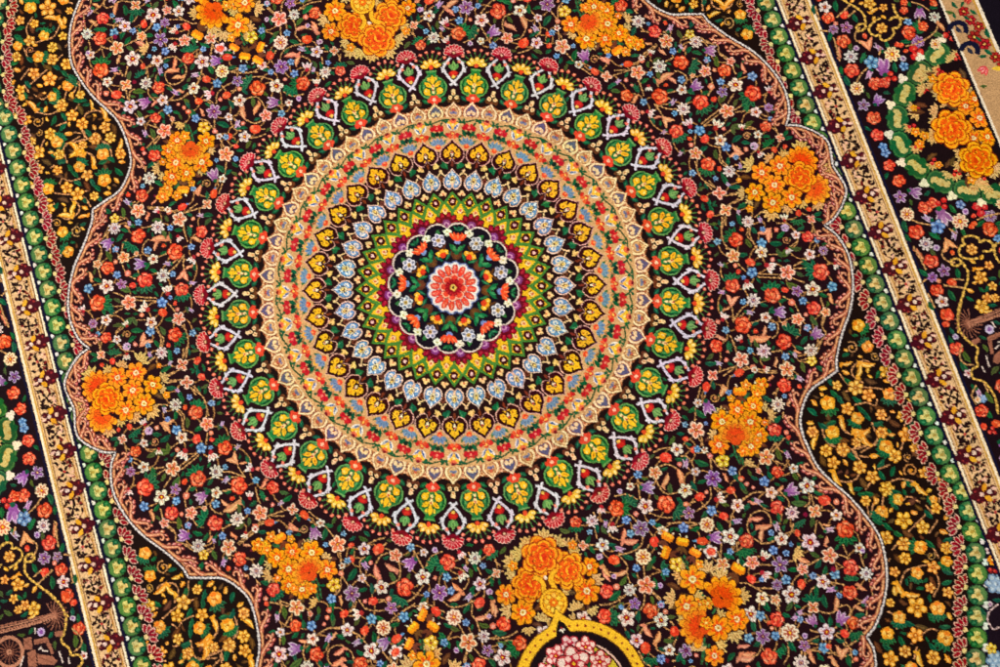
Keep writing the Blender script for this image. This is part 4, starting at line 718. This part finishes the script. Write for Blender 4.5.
for phi in ring_at(0):
    sh = [(lens(3, s * 6.6, 8, 3.2, s * .95), (92, 132, 76)) for s in (-1, 1)]
    for an in (-.95, -.48, 0, .48, .95): sh += [(ell(6.4 * math.cos(an), 7.2 * math.sin(an), 4.2, 2.1, an), (120, 150, 178)), (lens(6.4 * math.cos(an), 7.2 * math.sin(an), 6, .7, an), (60, 98, 150))]
    sh += [(ell(-.6, 0, 3, 3.4), (232, 78, 40)), (ell(.6, 0, 1.4, 1.6), (250, 150, 90))]
    sh += [(lens(6, s * 9, 5, 2.2, s * .6), (38, 100, 60)) for s in (-1, 1)]
    stamp(sh, 147.5, phi, .86)
for i, phi in enumerate(ring_at(.5)):
    # leaf pairs between the two rows of hearts
    for s in (-1, 1):
        if i % 2 == 0:
            m = [(lens(0, 0, 9, 3.6, .3 * s, s * .8), (244, 206, 120)), (lens(-1.5, s * 2.4, 6.5, 3, 1.0 * s), (244, 206, 120)), (lens(0, 0, 6, .8, .3 * s), (190, 120, 40))]
        else:
            m = [(lens(0, 0, 11, 5, .3 * s, s * .8), (18, 96, 58)), (lens(-1.5, s * 2.4, 7.5, 4, 1.0 * s), (18, 96, 58)), (lens(0, 0, 7, .9, .3 * s), (70, 150, 92))]
        stamp(m, 127, phi + s * ST * .27)
    m = [(lens(0, 0, 7, 2.6), (120, 50, 30))]
    stamp(m, 127.5, phi)
for phi in ring_at(.5):
    y1 = (250, 190, 38)
    stamp([(spade(25.4, 26.2, .55), (236, 176, 162)), (spade(23.8, 24.6, .5), (50, 8, 12)), (spade(17, 17), y1), (ell(-2.6, 0, 3.8, 4.6), (50, 8, 12)), (ell(-4.2, 5.4, 4.2, 4.1), (50, 8, 12)), (ell(-4.2, -5.4, 4.2, 4.1), (50, 8, 12)), (lens(2.5, 5.2, 7, 2.2, .6), (50, 8, 12)), (lens(2.5, -5.2, 7, 2.2, -.6), (50, 8, 12)),
           (ell(-3.6, 5.6, 3.1, 3.0), y1), (ell(-3.6, -5.6, 3.1, 3.0), y1), (lens(-1, 3.6, 6, 2.4, -.9), y1), (lens(-1, -3.6, 6, 2.4, .9), y1), (ell(-4, 5.0, 1.2, 1.0), (190, 120, 20)), (ell(-4, -5.0, 1.2, 1.0), (190, 120, 20)),
           (ell(-5.2, 0, 2.4, 2.0), (58, 10, 14)), (lens(-2.4, 0, 6.5, 2.8), (252, 232, 190)), (ell(-1.2, 0, 1.1, 1.0), (190, 60, 40)), (lens(4.4, 0, 5, 1.0), (220, 140, 24))], 141, phi)
mp('blue_spade_ring')
zz = np.array([mpt(118.5 + 4.5 * math.cos(32 * (x - .5 * ST)), x) for x in t]); 
fill(np.array([mpt(119.5 + 2 * math.cos(32 * x), x) for x in t]), (34, 12, 14))
for phi in ring_at(0):
    for s in (-1, 1):
        stamp([(lens(0, s * 2.2, 8.2, 1.3, s * -.75), (244, 206, 150))], 117, phi)
    stamp([(ell(0, 0, 1.5, 1.4), (244, 206, 150))], 120.5, phi)
    stamp([(lens(0, 0, 7, 5), (110, 60, 40)), (lens(0, 0, 4, 1.6), (60, 24, 20))], 112.5, phi)
for phi in ring_at(.5):
    b1 = (104, 154, 204)
    stamp([(spade(18.6, 22.6, .7), (246, 206, 184)), (spade(16.4, 20, .65), (54, 58, 84)), (spade(15.2, 18.6, .6), (106, 152, 200)), (ell(-3.8, 4, 2.7, 2.4), WHITE), (ell(-3.8, -4, 2.7, 2.4), WHITE), (ell(-3.6, 3.8, 1.3, 1.1), b1), (ell(-3.6, -3.8, 1.3, 1.1), b1),
           (lens(.5, 3.2, 10, 1.0, .32), (60, 70, 100)), (lens(.5, -3.2, 10, 1.0, -.32), (60, 70, 100)), (ell(-.6, 0, 4.4, 3.3), (70, 64, 60)), (ell(-.6, 0, 3.8, 2.7), (238, 222, 170)), (ell(-.2, 0, 2.6, 1.7), (110, 74, 44)), (ell(.4, 0, 1.4, 1.0), (250, 214, 110)), (lens(6.2, 0, 5, 2.2), (226, 236, 240)), (lens(2.4, 3.4, 4.6, 1.2, .5), (234, 240, 242)), (lens(2.4, -3.4, 4.6, 1.2, -.5), (234, 240, 242)), (ell(-6, 0, 1.8, 1.5), (240, 196, 160))], 111.5, phi)
mp('lattice_ring')
mdisc(99.5, (40, 14, 14))
mdisc(89, (40, 16, 14))
for phi in ring_at(0):
    stamp([(ell(x, y, 1.9, 1.7), (248, 206, 140)) for x, y in ((0, 2), (0, -2), (2.4, 0))] + [(ell(0, 0, 1, .9), (206, 90, 50))], 96, phi)
GL = (74, 134, 52)
fill(np.array([mpt(87, x) for x in t]), (246, 192, 34))
for phi in ring_at(0):
    q = [mpt(76, phi), mpt(87.6, phi + ST / 2), mpt(99, phi), mpt(87.6, phi - ST / 2)]
for phi in ring_at(.5):
    q = np.array([mpt(77, phi), mpt(88, phi + ST / 2), mpt(99, phi), mpt(88, phi - ST / 2)]); c = q.mean(0)
    fill(c + (q - c) * 1.06, (30, 60, 26)); fill(c + (q - c) * 1.0, GL); fill(c + (q - c) * .72, (40, 70, 26)); fill(c + (q - c) * .66, (246, 196, 36))
    stamp([(ell(0, 0, 4.9, 4.2, 0, 8), (66, 10, 16)), (ell(0, 0, 1.7, 1.6), (250, 200, 190))], 88, phi)
for i, phi in enumerate(ring_at(0)):
    q = np.array([mpt(64, phi), mpt(76, phi + ST / 2), mpt(88, phi), mpt(76, phi - ST / 2)]); c = q.mean(0)
    for j in range(4): ribbon([q[j], q[(j + 1) % 4]], 1.9, GL)
    stamp([(lens(0, 0, 7, 5), (250, 214, 160)), (ell(.6, 0, 1.8, 1.4), (214, 110, 70)), (lens(-2, 2.6, 5, 1.2, .8), (130, 60, 20)), (lens(-2, -2.6, 5, 1.2, -.8), (130, 60, 20))], 78.5, phi, .9)
for i in range(16):
    phi = (i + .5) * 2 * math.pi / 16
    sh = []
    for an in (-1.5, -.9, -.3, .3, .9, 1.5): sh += [(ell(8.4 * math.cos(an) - 2, 9.6 * math.sin(an), 4.6, 3.1, an), (60, 4, 18)), (ell(8.6 * math.cos(an) - 2, 9.8 * math.sin(an), 3.6, 2.2, an), (158, 14, 42)), (lens(8 * math.cos(an) - 2, 9.2 * math.sin(an), 4, .7, an), (200, 60, 80))]
    sh += [(ell(0, 0, 5.8, 6.6), (100, 8, 32)), (ell(-1.6, 0, 4.2, 4.4), (132, 56, 124)), (ell(-2.4, 0, 2.6, 2.8), (202, 142, 190)), (ell(-3, 0, 1.6, 1.6), (120, 40, 110))]
    stamp(sh, 67, phi)
mp('star_panel')
def scal(k): 
    tt = np.linspace(0, 2 * math.pi, 640, endpoint=False)
    out = []
    for x in tt:
        u = (x / (2 * math.pi / 16) + .5) % 1 - .5      # -0.5..0.5 inside a lobe
        alt = 1.2 if int(round(x / (2 * math.pi / 16))) % 2 else 0
        out.append(mpt(57.4 + 9.4 * math.sqrt(max(0, 1 - (u / .5)**2)) + k - alt, x))
    return np.array(out)
fill(scal(1.5), (84, 34, 34)); fill(scal(.7), (232, 212, 200)); fill(scal(-.9), (21, 12, 26))
for i in range(16):
    phi = (i + .5) * 2 * math.pi / 16
    stamp([(ell(x, y, 2.4, 2.1), (238, 236, 214)) for x, y in ((0, 3.2), (0, -3.2), (2.4, 0), (-2.6, 1.4), (-2.6, -1.4))] + [(ell(0, 0, 1.2, 1.2), (190, 180, 90))], 57, phi, .84)
for i in range(8):
    p0 = i * math.pi / 4; p1 = p0 + math.pi / 8
    stamp([(lens(0, s * 3.4, 11, 3.4, s * .45), (94, 54, 30)) for s in (-1, 1)] + [(lens(1, 0, 11, 4.6), (116, 66, 34))], 32.5, p1)
    stamp([(lens(0, s * 3.2, 9, 2.6, s * .9), (90, 50, 28)) for s in (-1, 1)], 42, p0)
    # orange tulips with green cups
    stamp([(lens(-1.5, s * 4.8, 11, 3.2, s * .62), (22, 112, 62)) for s in (-1, 1)] + [(lens(-2, s * 2.4, 8, 3, s * .5), (60, 150, 86)) for s in (-1, 1)] + [(ell(-6, 0, 2.4, 2.2), (22, 112, 62))], 41.5, p1)
    sh = [(lens(2.4, y, 10, 3.4, y * .11), (240, 84, 40)) for y in (-6, -3, 0, 3, 6)] + [(lens(3.4, y, 6, 1.2, y * .11), (254, 158, 100)) for y in (-5, 0, 5)] + [(ell(-2, 0, 3, 3.2), (122, 150, 206)), (ell(-.4, 0, 1.6, 2.6), (240, 84, 40))]
    stamp(sh, 49, p1)
    stamp([(lens(0, s * 2.8, 7, 3, s * .8), (18, 92, 58)) for s in (-1, 1)] + [(lens(0, s * 2.8, 5, .8, s * .8), (70, 150, 100)) for s in (-1, 1)] + [(lens(0, 0, 6, 2), (18, 92, 58))], 60, p1)
    # grey flowers
    stamp([(lens(0, 1.4, 8, 4.4, .3), (52, 118, 62))], 57, p0)
    stamp(petals(6, 4.5, 2.7, 2.5, (226, 222, 236)) + petals(6, 4.5, 1.7, 1.5, (122, 128, 156)) + disc(2.1, (196, 160, 90)) + disc(.9, (90, 50, 30), 8), 50, p0)
    # yellow trefoils between the points
    stamp([(lens(-2, s * 5, 11, 3.2, s * .8), (16, 92, 60)) for s in (-1, 1)] + [(lens(-2.2, s * 4.8, 8, 1, s * .8), (66, 140, 90)) for s in (-1, 1)], 34, p0)
    stamp([(ell(1, s * 4, 2.8, 2.5), (248, 184, 44)) for s in (-1, 1)] + [(ell(2.2, 0, 2.8, 2.4), (248, 170, 44)), (ell(-1, 0, 2.8, 3.2), (226, 62, 34)), (ell(1.4, 4, 1, .9), (254, 226, 140)), (ell(1.4, -4, 1, .9), (254, 226, 140))], 35.5, p0)
mp('centre_rosette')
fill(np.array([mpt(26.4 + .9 * math.cos(16 * x), x) for x in t]), (74, 88, 140)); fill(np.array([mpt(25.2 + 1.0 * math.cos(16 * x), x) for x in t]), (196, 204, 226))
for i in range(16):
    stamp([(ell(0, 0, 6.0, 4.4), (244, 230, 216))], 19.2, i * math.pi / 8)
for i in range(16):
    stamp([(ell(-.6, 0, 5.6, 3.3), (150, 30, 34)), (ell(-.6, 0, 5.2, 2.8), (232, 70, 52)), (lens(.4, 0, 7, 1.7), (252, 176, 146)), (lens(0, 0, 6, .7), (214, 60, 50))], 18.4, i * math.pi / 8)
for i in range(8):
    stamp([(ell(0, 0, 4.8, 4.8), (130, 20, 26)), (ell(0, 0, 4.3, 4.3), (253, 180, 150)), (ell(-.5, 0, 3.2, 3.2), (226, 66, 50))], 9.8, (i + .5) * math.pi / 4)
mdisc(8.4, (206, 40, 40), 40)
for i in range(8): stamp([(ell(0, 0, 2.6, 2.2), (150, 12, 26)), (ell(.4, 0, 1.2, .9), (190, 30, 40))], 6.4, i * math.pi / 4)
mdisc(4.6, (150, 12, 26), 32); mdisc(3.1, (246, 204, 96), 32); mdisc(1.5, (50, 20, 20), 20)

# ------------------------------------------------------------------ salmon scroll edging and the twisted cord along the field
quad_id = None
for sg in QUAD:
    PART[0] = scroll_p
    for si, sgm in enumerate(segs):
        P = sgm; d = np.gradient(P, axis=0); n = np.stack([-d[:, 1], d[:, 0]], 1); n /= np.hypot(n[:, 0], n[:, 1])[:, None]
        m = len(P) // 2
        if n[m] @ (-P[m]) < 0: n = -n
        ribbon((P + n * 2.6) * sg, 5.4, (90, 40, 30)); ribbon((P + n * 2.6) * sg, 3.8, (190, 116, 76))
        ribbon((P + n * 3.4) * sg, .9, (240, 184, 128))
        L = np.hypot(*np.diff(P, axis=0).T).sum(); k = max(1, int(round(L / 20)))
        for j in range(k):
            idx = min(len(P) - 2, int((j + .35) / k * (len(P) - 1)))
            tdir = d[idx] / np.hypot(*d[idx]); lean = 1
            if si == 1 and j < k * .5 or si == 2 and j < k * .45: lean = -1
            if si == 0: lean = -1
            # an acanthus curl: leaves the band, swings along it and rolls back into a hook with pale lobes
            loc = lambda u, v: P[idx] + n[idx] * v + tdir * lean * u
            C1 = smooth([loc(-9, 2.5), loc(-4, 4.6), loc(1, 8.6), loc(5, 11.6), loc(8.6, 10.2), loc(8.2, 7.2), loc(6, 7.2)], 1.2)
            ribbon(C1 * sg, 5.8, (84, 30, 28), 2.6); ribbon(C1 * sg, 4.4, (192, 104, 74), 1.4)
            ribbon(C1 * sg, 1.3, (240, 180, 140), .8)
            for u, v, l, w_, rot in ((0, 11.4, 6, 3.0, 1.0), (4.2, 14, 5.6, 2.8, .7), (9.0, 13.2, 5, 2.6, .1), (-4, 8.2, 5, 2.4, 1.2)):
                an = math.atan2(*(n[idx] * math.sin(rot) + tdir * lean * math.cos(rot))[::-1])
                put([(lens(0, 0, l + .8, w_ + 1.0, an), (84, 28, 30)), (lens(0, 0, l * .9, w_ * .85, an), (200, 100, 84)), (lens(.4, -.3, l * .6, w_ * .36, an), (244, 190, 166))], loc(u, v), 0, 1, *sg)
for sg in QUAD:
    PART[0] = cord_p
    for sgm in segs:
        ribbon(sgm * sg, 3.8, (26, 12, 20))
        E2 = even(sgm, 1.9) * sg
        for i in range(len(E2) - 1): ribbon(E2[i:i + 2], 1.75, (240, 232, 226) if i % 2 else (190, 182, 186))

# ------------------------------------------------------------------ small leaves and blossoms in every gap that is left
def occupied(): return part, chart
def gaps(ground, ids, menu, rad, tries, seed, amin, amax, bmax=470):
    rr = random.Random(seed); g = np.array(ground, np.uint8)
    for _ in range(tries):
        a = rr.uniform(amin, amax); b = rr.uniform(0, bmax)
        x = int((a + AM) * S); y = int((b + BM) * S); k = int(rad * S)
        if x - k < 0 or y - k < 0 or x + k >= W or y + k >= H: continue
        if part[y, x] not in ids: continue
        st = chart[y - k:y + k + 1:3, x - k:x + k + 1:3]
        if not (st == g).all(): continue
        kind = rr.choice(menu); an = rr.uniform(0, 6.28); m = get(kind)
        for sa, sb in QUAD:
            PART[0] = 0
            put(m, np.array([a, b]), an, rad * (1.25 if kind in LEAFY else .98) * rr.uniform(.9, 1.1), sa, sb)
fid = {field_p}
gaps(FIELD, fid, 'wrkkrpocy', 7.6, 5000, 1, 0, 400, 590)
gaps(FIELD, fid, 'zzwkpvrst', 5.6, 12000, 2, 0, 400, 590)
gaps(FIELD, fid, 'zz', 4.4, 9000, 21, 0, 400, 590)
gaps(FIELD, fid | {MP['palmette_ring']}, 'ggeboohsdt', 4.2, 16000, 3, 0, 400, 590)
gaps(FIELD, fid, 'gebdogos', 3.2, 20000, 4, 0, 400, 590)
sid = set(span.values())
gaps(FIELD, fid, 'ggedb', 2.5, 16000, 14, 0, 400, 590)
gaps(GOLDG, sid, 'GqHGqj', 6.4, 30000, 5, 200, 400, 590)
gaps(GOLDG, sid, 'GjxgJ', 4.8, 20000, 6, 0, 400, 590)
gaps(GOLDG, sid, 'qqjx', 4.2, 16000, 22, 0, 400, 590)
gaps(GOLDG, sid, 'xxgjg', 3.6, 14000, 7, 0, 400, 590)
gaps(GOLDG, sid, 'xgxj', 2.8, 14000, 12, 0, 400, 590)
mid_ = set(main_b.values())
gaps(BORDG, mid_, 'RRpeVhg', 7.0, 3000, 8, 442, 556, 590)
gaps(BORDG, mid_, 'gebRhpi', 4.6, 6000, 9, 442, 556, 590)
gaps(BORDG, mid_, 'gehi', 3.2, 6000, 10, 442, 556, 590)
for n_, (a, b) in enumerate([(0, 0)]): pass

# ------------------------------------------------------------------ end borders, beyond the photograph's frame
end_g = {s: newpart('end_guard_stripe') for s in (1, -1)}
for sb in (1, -1):
    PART[0] = end_g[sb]
    def hbar(b0, b1, c): fill([(-560, sb * b0), (560, sb * b0), (560, sb * b1), (-560, sb * b1)], c)
    hbar(536, 540, (16, 14, 44)); hbar(540, 572, (226, 182, 130)); hbar(540, 542, (250, 236, 206)); hbar(569, 571, (250, 236, 206)); hbar(571, 601, (20, 14, 26))
    for i in range(-14, 15):
        p = np.array([i * 37.6, 555.0])
        for da, db in ((0, -8), (-4, -4), (4, -4), (0, 1)): put([(ell(0, 0, 6, 5), (72, 14, 26))], p + (da, db), 0, 1, 1, sb)
        put(get('d2'), p + (0, -3), rng.uniform(0, 6), 5, 1, sb)
        for j in range(18): put([(lens(0, 0, rng.uniform(4, 7), 2.2, 0, rng.uniform(-1, 1)), (34, 14, 14))], p + (18.8 + rng.uniform(-9, 9), rng.uniform(-10, 10)), rng.uniform(0, 3), 1, 1, sb)

# ------------------------------------------------------------------ camera from the lie of the carpet
FPX = 1400.0
kx, ky = KV
n = Vector((-kx * FPX, ky * FPX, 1 + kx * (500 - CC[0]) + ky * (333.5 - CC[1]))).normalized()
UNIT = 0.0012
def ray(x, y): return Vector(((x - 500) / FPX, -(y - 333.5) / FPX, -1.0))
HGT = 1.0
def hit(x, y):
    d = ray(x, y); return d * (-HGT / d.dot(n))
o0, pA, pB = hit(*survey(0, 0)), hit(*survey(100, 0)), hit(*survey(0, -100))
sc = UNIT * 100 / (pA - o0).length
o0, pA, pB = o0 * sc, pA * sc, pB * sc; HGT *= sc
X = (pA - o0).normalized(); Z = n; Y = Z.cross(X)
Rm = Matrix((X, Y, Z))                         # camera space -> world
stepB = (pB - o0) / 100; stepB = Vector((stepB.dot(X), stepB.dot(Y))); stepA = (pA - o0).length / 100
PILE = 0.006
def world_xy(a, b): return a * stepA - b * stepB[0], -b * stepB[1]

sc_ = bpy.context.scene
cam = bpy.data.cameras.new('camera'); camo = bpy.data.objects.new('camera', cam); sc_.collection.objects.link(camo)
cam.sensor_width = 36; cam.lens = FPX / 1000 * 36; cam.clip_end = 200; cam.clip_start = .01
loc = Rm @ (-o0)
camo.matrix_world = Matrix.Translation(loc + Vector((0, 0, PILE))) @ Rm.to_4x4()
sc_.camera = camo

# ------------------------------------------------------------------ materials
def pile_material():
    m = bpy.data.materials.new('silk_pile'); m.use_nodes = True; nt = m.node_tree; N = nt.nodes; Lk = nt.links
    bs = N['Principled BSDF']
    at = N.new('ShaderNodeAttribute'); at.attribute_name = 'yarn'
    tc = N.new('ShaderNodeTexCoord')
    # every knot takes the dye a little differently, and each row of weft (abrash) shifts a touch
    vo = N.new('ShaderNodeTexVoronoi'); vo.inputs['Scale'].default_value = 780
    ns = N.new('ShaderNodeTexNoise'); ns.inputs['Scale'].default_value = 9; ns.inputs['Detail'].default_value = 3
    mp_ = N.new('ShaderNodeMapping'); mp_.inputs['Scale'].default_value = (1, 6, 1)
    Lk.new(tc.outputs['Object'], vo.inputs['Vector']); Lk.new(tc.outputs['Object'], mp_.inputs['Vector']); Lk.new(mp_.outputs[0], ns.inputs['Vector'])
    sep = N.new('ShaderNodeSeparateColor'); Lk.new(vo.outputs['Color'], sep.inputs[0])
    r1 = N.new('ShaderNodeMapRange'); r1.inputs['To Min'].default_value = .80; r1.inputs['To Max'].default_value = 1.2; Lk.new(sep.outputs[0], r1.inputs['Value'])
    r2 = N.new('ShaderNodeMapRange'); r2.inputs['From Min'].default_value = .3; r2.inputs['From Max'].default_value = .7; r2.inputs['To Min'].default_value = .93; r2.inputs['To Max'].default_value = 1.07; Lk.new(ns.outputs['Fac'], r2.inputs['Value'])
    mu = N.new('ShaderNodeMath'); mu.operation = 'MULTIPLY'; Lk.new(r1.outputs[0], mu.inputs[0]); Lk.new(r2.outputs[0], mu.inputs[1])
    vm = N.new('ShaderNodeVectorMath'); vm.operation = 'SCALE'; Lk.new(at.outputs['Color'], vm.inputs[0]); Lk.new(mu.outputs[0], vm.inputs['Scale'])
    Lk.new(vm.outputs[0], bs.inputs['Base Color'])
    bs.inputs['Roughness'].default_value = .62; bs.inputs['Specular IOR Level'].default_value = .03
    bs.inputs['Sheen Weight'].default_value = .0
    bu = N.new('ShaderNodeBump'); bu.inputs['Strength'].default_value = .35; bu.inputs['Distance'].default_value = .0006
    Lk.new(vo.outputs['Distance'], bu.inputs['Height']); Lk.new(bu.outputs[0], bs.inputs['Normal'])
    return m
def plain(name, col, rough=.9, scale=60, amt=.25):
    m = bpy.data.materials.new(name); m.use_nodes = True; nt = m.node_tree; bs = nt.nodes['Principled BSDF']
    ns = nt.nodes.new('ShaderNodeTexNoise'); ns.inputs['Scale'].default_value = scale; ns.inputs['Detail'].default_value = 5
    cr = nt.nodes.new('ShaderNodeValToRGB'); cr.color_ramp.elements[0].color = (*[c * (1 - amt) for c in col], 1); cr.color_ramp.elements[1].color = (*[c * (1 + amt) for c in col], 1)
    nt.links.new(ns.outputs['Fac'], cr.inputs[0]); nt.links.new(cr.outputs[0], bs.inputs['Base Color']); bs.inputs['Roughness'].default_value = rough
    return m
silk = pile_material()

# ------------------------------------------------------------------ weave: one quad per knot (coarser away from the view)
PITCH = .84
nx, ny = int(2 * AM / PITCH) // 4 * 4, int(2 * BM / PITCH) // 4 * 4
ga = -AM + 1 + np.arange(nx + 1) * (2 * AM - 2) / nx; gb = -BM + 1 + np.arange(ny + 1) * (2 * BM - 2) / ny
# yarn colour at every grid point: mean of the chart around it
lin = (np.arange(256) / 255.0); lin = np.where(lin <= .04045, lin / 12.92, ((lin + .055) / 1.055)**2.4).astype(np.float32)
ix = np.clip(((ga + AM) * S).astype(int), 1, W - 2); iy = np.clip(((gb + BM) * S).astype(int), 1, H - 2)
# (each knot sits a little off its place, so outlines come out as the stepped, slightly ragged edges of weaving)
JX, JY = np.meshgrid(ga, gb)
JX = np.clip(((JX + nrng.normal(0, .24, JX.shape) + AM) * S).astype(int), 1, W - 2); JY = np.clip(((JY + nrng.normal(0, .24, JY.shape) + BM) * S).astype(int), 1, H - 2)
col = np.zeros((ny + 1, nx + 1, 3), np.float32); ws = 0
for dy in (0, 1):
    for dx in (0, 1):
        col += lin[chart[JY + dy, JX + dx]]; ws += 1
col *= .8 / ws
ca = (ga[:-1] + ga[1:]) / 2; cb = (gb[:-1] + gb[1:]) / 2
pid = part[np.ix_(np.clip(((cb + BM) * S).astype(int), 0, H - 1), np.clip(((ca + AM) * S).astype(int), 0, W - 1))]
bpid = pid[2::4, 2::4]
blk = np.ones((ny // 4, nx // 4), bool)
fine = np.kron(blk, np.ones((4, 4), bool))
quads, qpid = [], []
jj, ii = np.nonzero(fine); w1 = nx + 1
v0 = jj * w1 + ii; quads.append(np.stack([v0, v0 + w1, v0 + w1 + 1, v0 + 1], 1)); qpid.append(pid[jj, ii])
jj, ii = np.nonzero(~blk); v0 = jj * 4 * w1 + ii * 4; quads.append(np.stack([v0, v0 + 4 * w1, v0 + 4 * w1 + 4, v0 + 4], 1)); qpid.append(bpid[jj, ii])
quads = np.vstack(quads); qpid = np.concatenate(qpid)
GA, GB = np.meshgrid(ga, gb)
xy = np.stack([GA * stepA - GB * stepB[0], -GB * stepB[1]], -1).reshape(-1, 2)
# the pile lies a hair uneven, knot by knot, and the carpet itself undulates very slightly
zz_ = PILE + nrng.normal(0, .00004, len(xy)) + .0008 * np.sin(xy[:, 0] * 5.1 + 1) * np.sin(xy[:, 1] * 4.3)
colf = col.reshape(-1, 3)

root = bpy.data.objects.new('persian_carpet', None); sc_.collection.objects.link(root)
root['label'] = 'hand knotted floral carpet with round ringed medallion on a dark flowered field'
root['category'] = 'carpet'
LABEL = {'centre_rosette': 'red and white rosette at the heart of the medallion', 'vase': 'small golden vase under the orange roses'}
objs = {}
for k in range(1, len(PARTS)):
    name, par = PARTS[k]
    sel = quads[qpid == k]
    if len(sel) == 0: continue
    if True:
        u, inv = np.unique(sel, return_inverse=True); inv = inv.reshape(-1)
        me = bpy.data.meshes.new(name)
        me.vertices.add(len(u)); me.vertices.foreach_set('co', np.concatenate([xy[u], zz_[u, None]], 1).astype(np.float32).ravel())
        me.loops.add(len(inv)); me.loops.foreach_set('vertex_index', inv.astype(np.int32))
        me.polygons.add(len(sel)); me.polygons.foreach_set('loop_start', np.arange(0, len(inv), 4, dtype=np.int32))
        me.update(calc_edges=True)
        at = me.color_attributes.new('yarn', 'FLOAT_COLOR', 'POINT')
        at.data.foreach_set('color', np.concatenate([colf[u], np.ones((len(u), 1), np.float32)], 1).ravel())
        me.polygons.foreach_set('use_smooth', np.ones(len(sel), bool))
        me.materials.append(silk)
        ob = bpy.data.objects.new(name, me)
    sc_.collection.objects.link(ob); objs[k] = ob
    ob.parent = objs.get(par, root) if par else root
    if name in LABEL: ob['label'] = LABEL[name]
# woven foundation under the pile: a thin slab with a rounded edge
def slab(name, hx, hy, z0, z1, mat, parent):
    me = bpy.data.meshes.new(name)
    ring = [(hx, hy, z0), (-hx, hy, z0), (-hx, -hy, z0), (hx, -hy, z0)]; top = [(x * .9995, y * .9995, z1) for x, y, _ in ring]
    me.from_pydata(ring + top, [], [(3, 2, 1, 0), (4, 5, 6, 7)] + [(i, (i + 1) % 4, 4 + (i + 1) % 4, 4 + i) for i in range(4)])
    me.materials.append(mat); ob = bpy.data.objects.new(name, me); sc_.collection.objects.link(ob); ob.parent = parent; return ob
slab('foundation', AM * stepA, BM * abs(stepB[1]), .0005, PILE - .0022, plain('warp_cotton', (.55, .47, .36)), root)
# the floor it lies on (hidden by the carpet from where the photograph was taken)
me = bpy.data.meshes.new('floor'); g = 6.0
me.from_pydata([(-g, -g, 0), (g, -g, 0), (g, g, 0), (-g, g, 0)], [], [(0, 1, 2, 3)])
me.materials.append(plain('stone_floor', (.30, .26, .22), .6, 4, .2))
fl = bpy.data.objects.new('floor', me); sc_.collection.objects.link(fl); fl['kind'] = 'structure'

# ------------------------------------------------------------------ light: one broad warm lamp overhead and the dim light of the room
wd = bpy.data.worlds.new('World'); sc_.world = wd; wd.use_nodes = True
wd.node_tree.nodes['Background'].inputs[0].default_value = (1.0, .95, .88, 1); wd.node_tree.nodes['Background'].inputs[1].default_value = .35
la = bpy.data.lights.new('lamp', 'AREA'); la.shape = 'RECTANGLE'; la.size = 1.6; la.size_y = 1.6; la.energy = 160; la.color = (1.0, .93, .82)
lo = bpy.data.objects.new('lamp', la); sc_.collection.objects.link(lo)
lo.location = (-1.1, .9, 3.4); lo.rotation_euler = (Vector((0, 0, 0)) - lo.location).to_track_quat('-Z', 'Y').to_euler()
sc_.cycles.pixel_filter_type = 'BLACKMAN_HARRIS'; sc_.cycles.filter_width = 1.1
sc_.view_settings.view_transform = 'Standard'; sc_.view_settings.look = 'None'; sc_.view_settings.exposure = 0
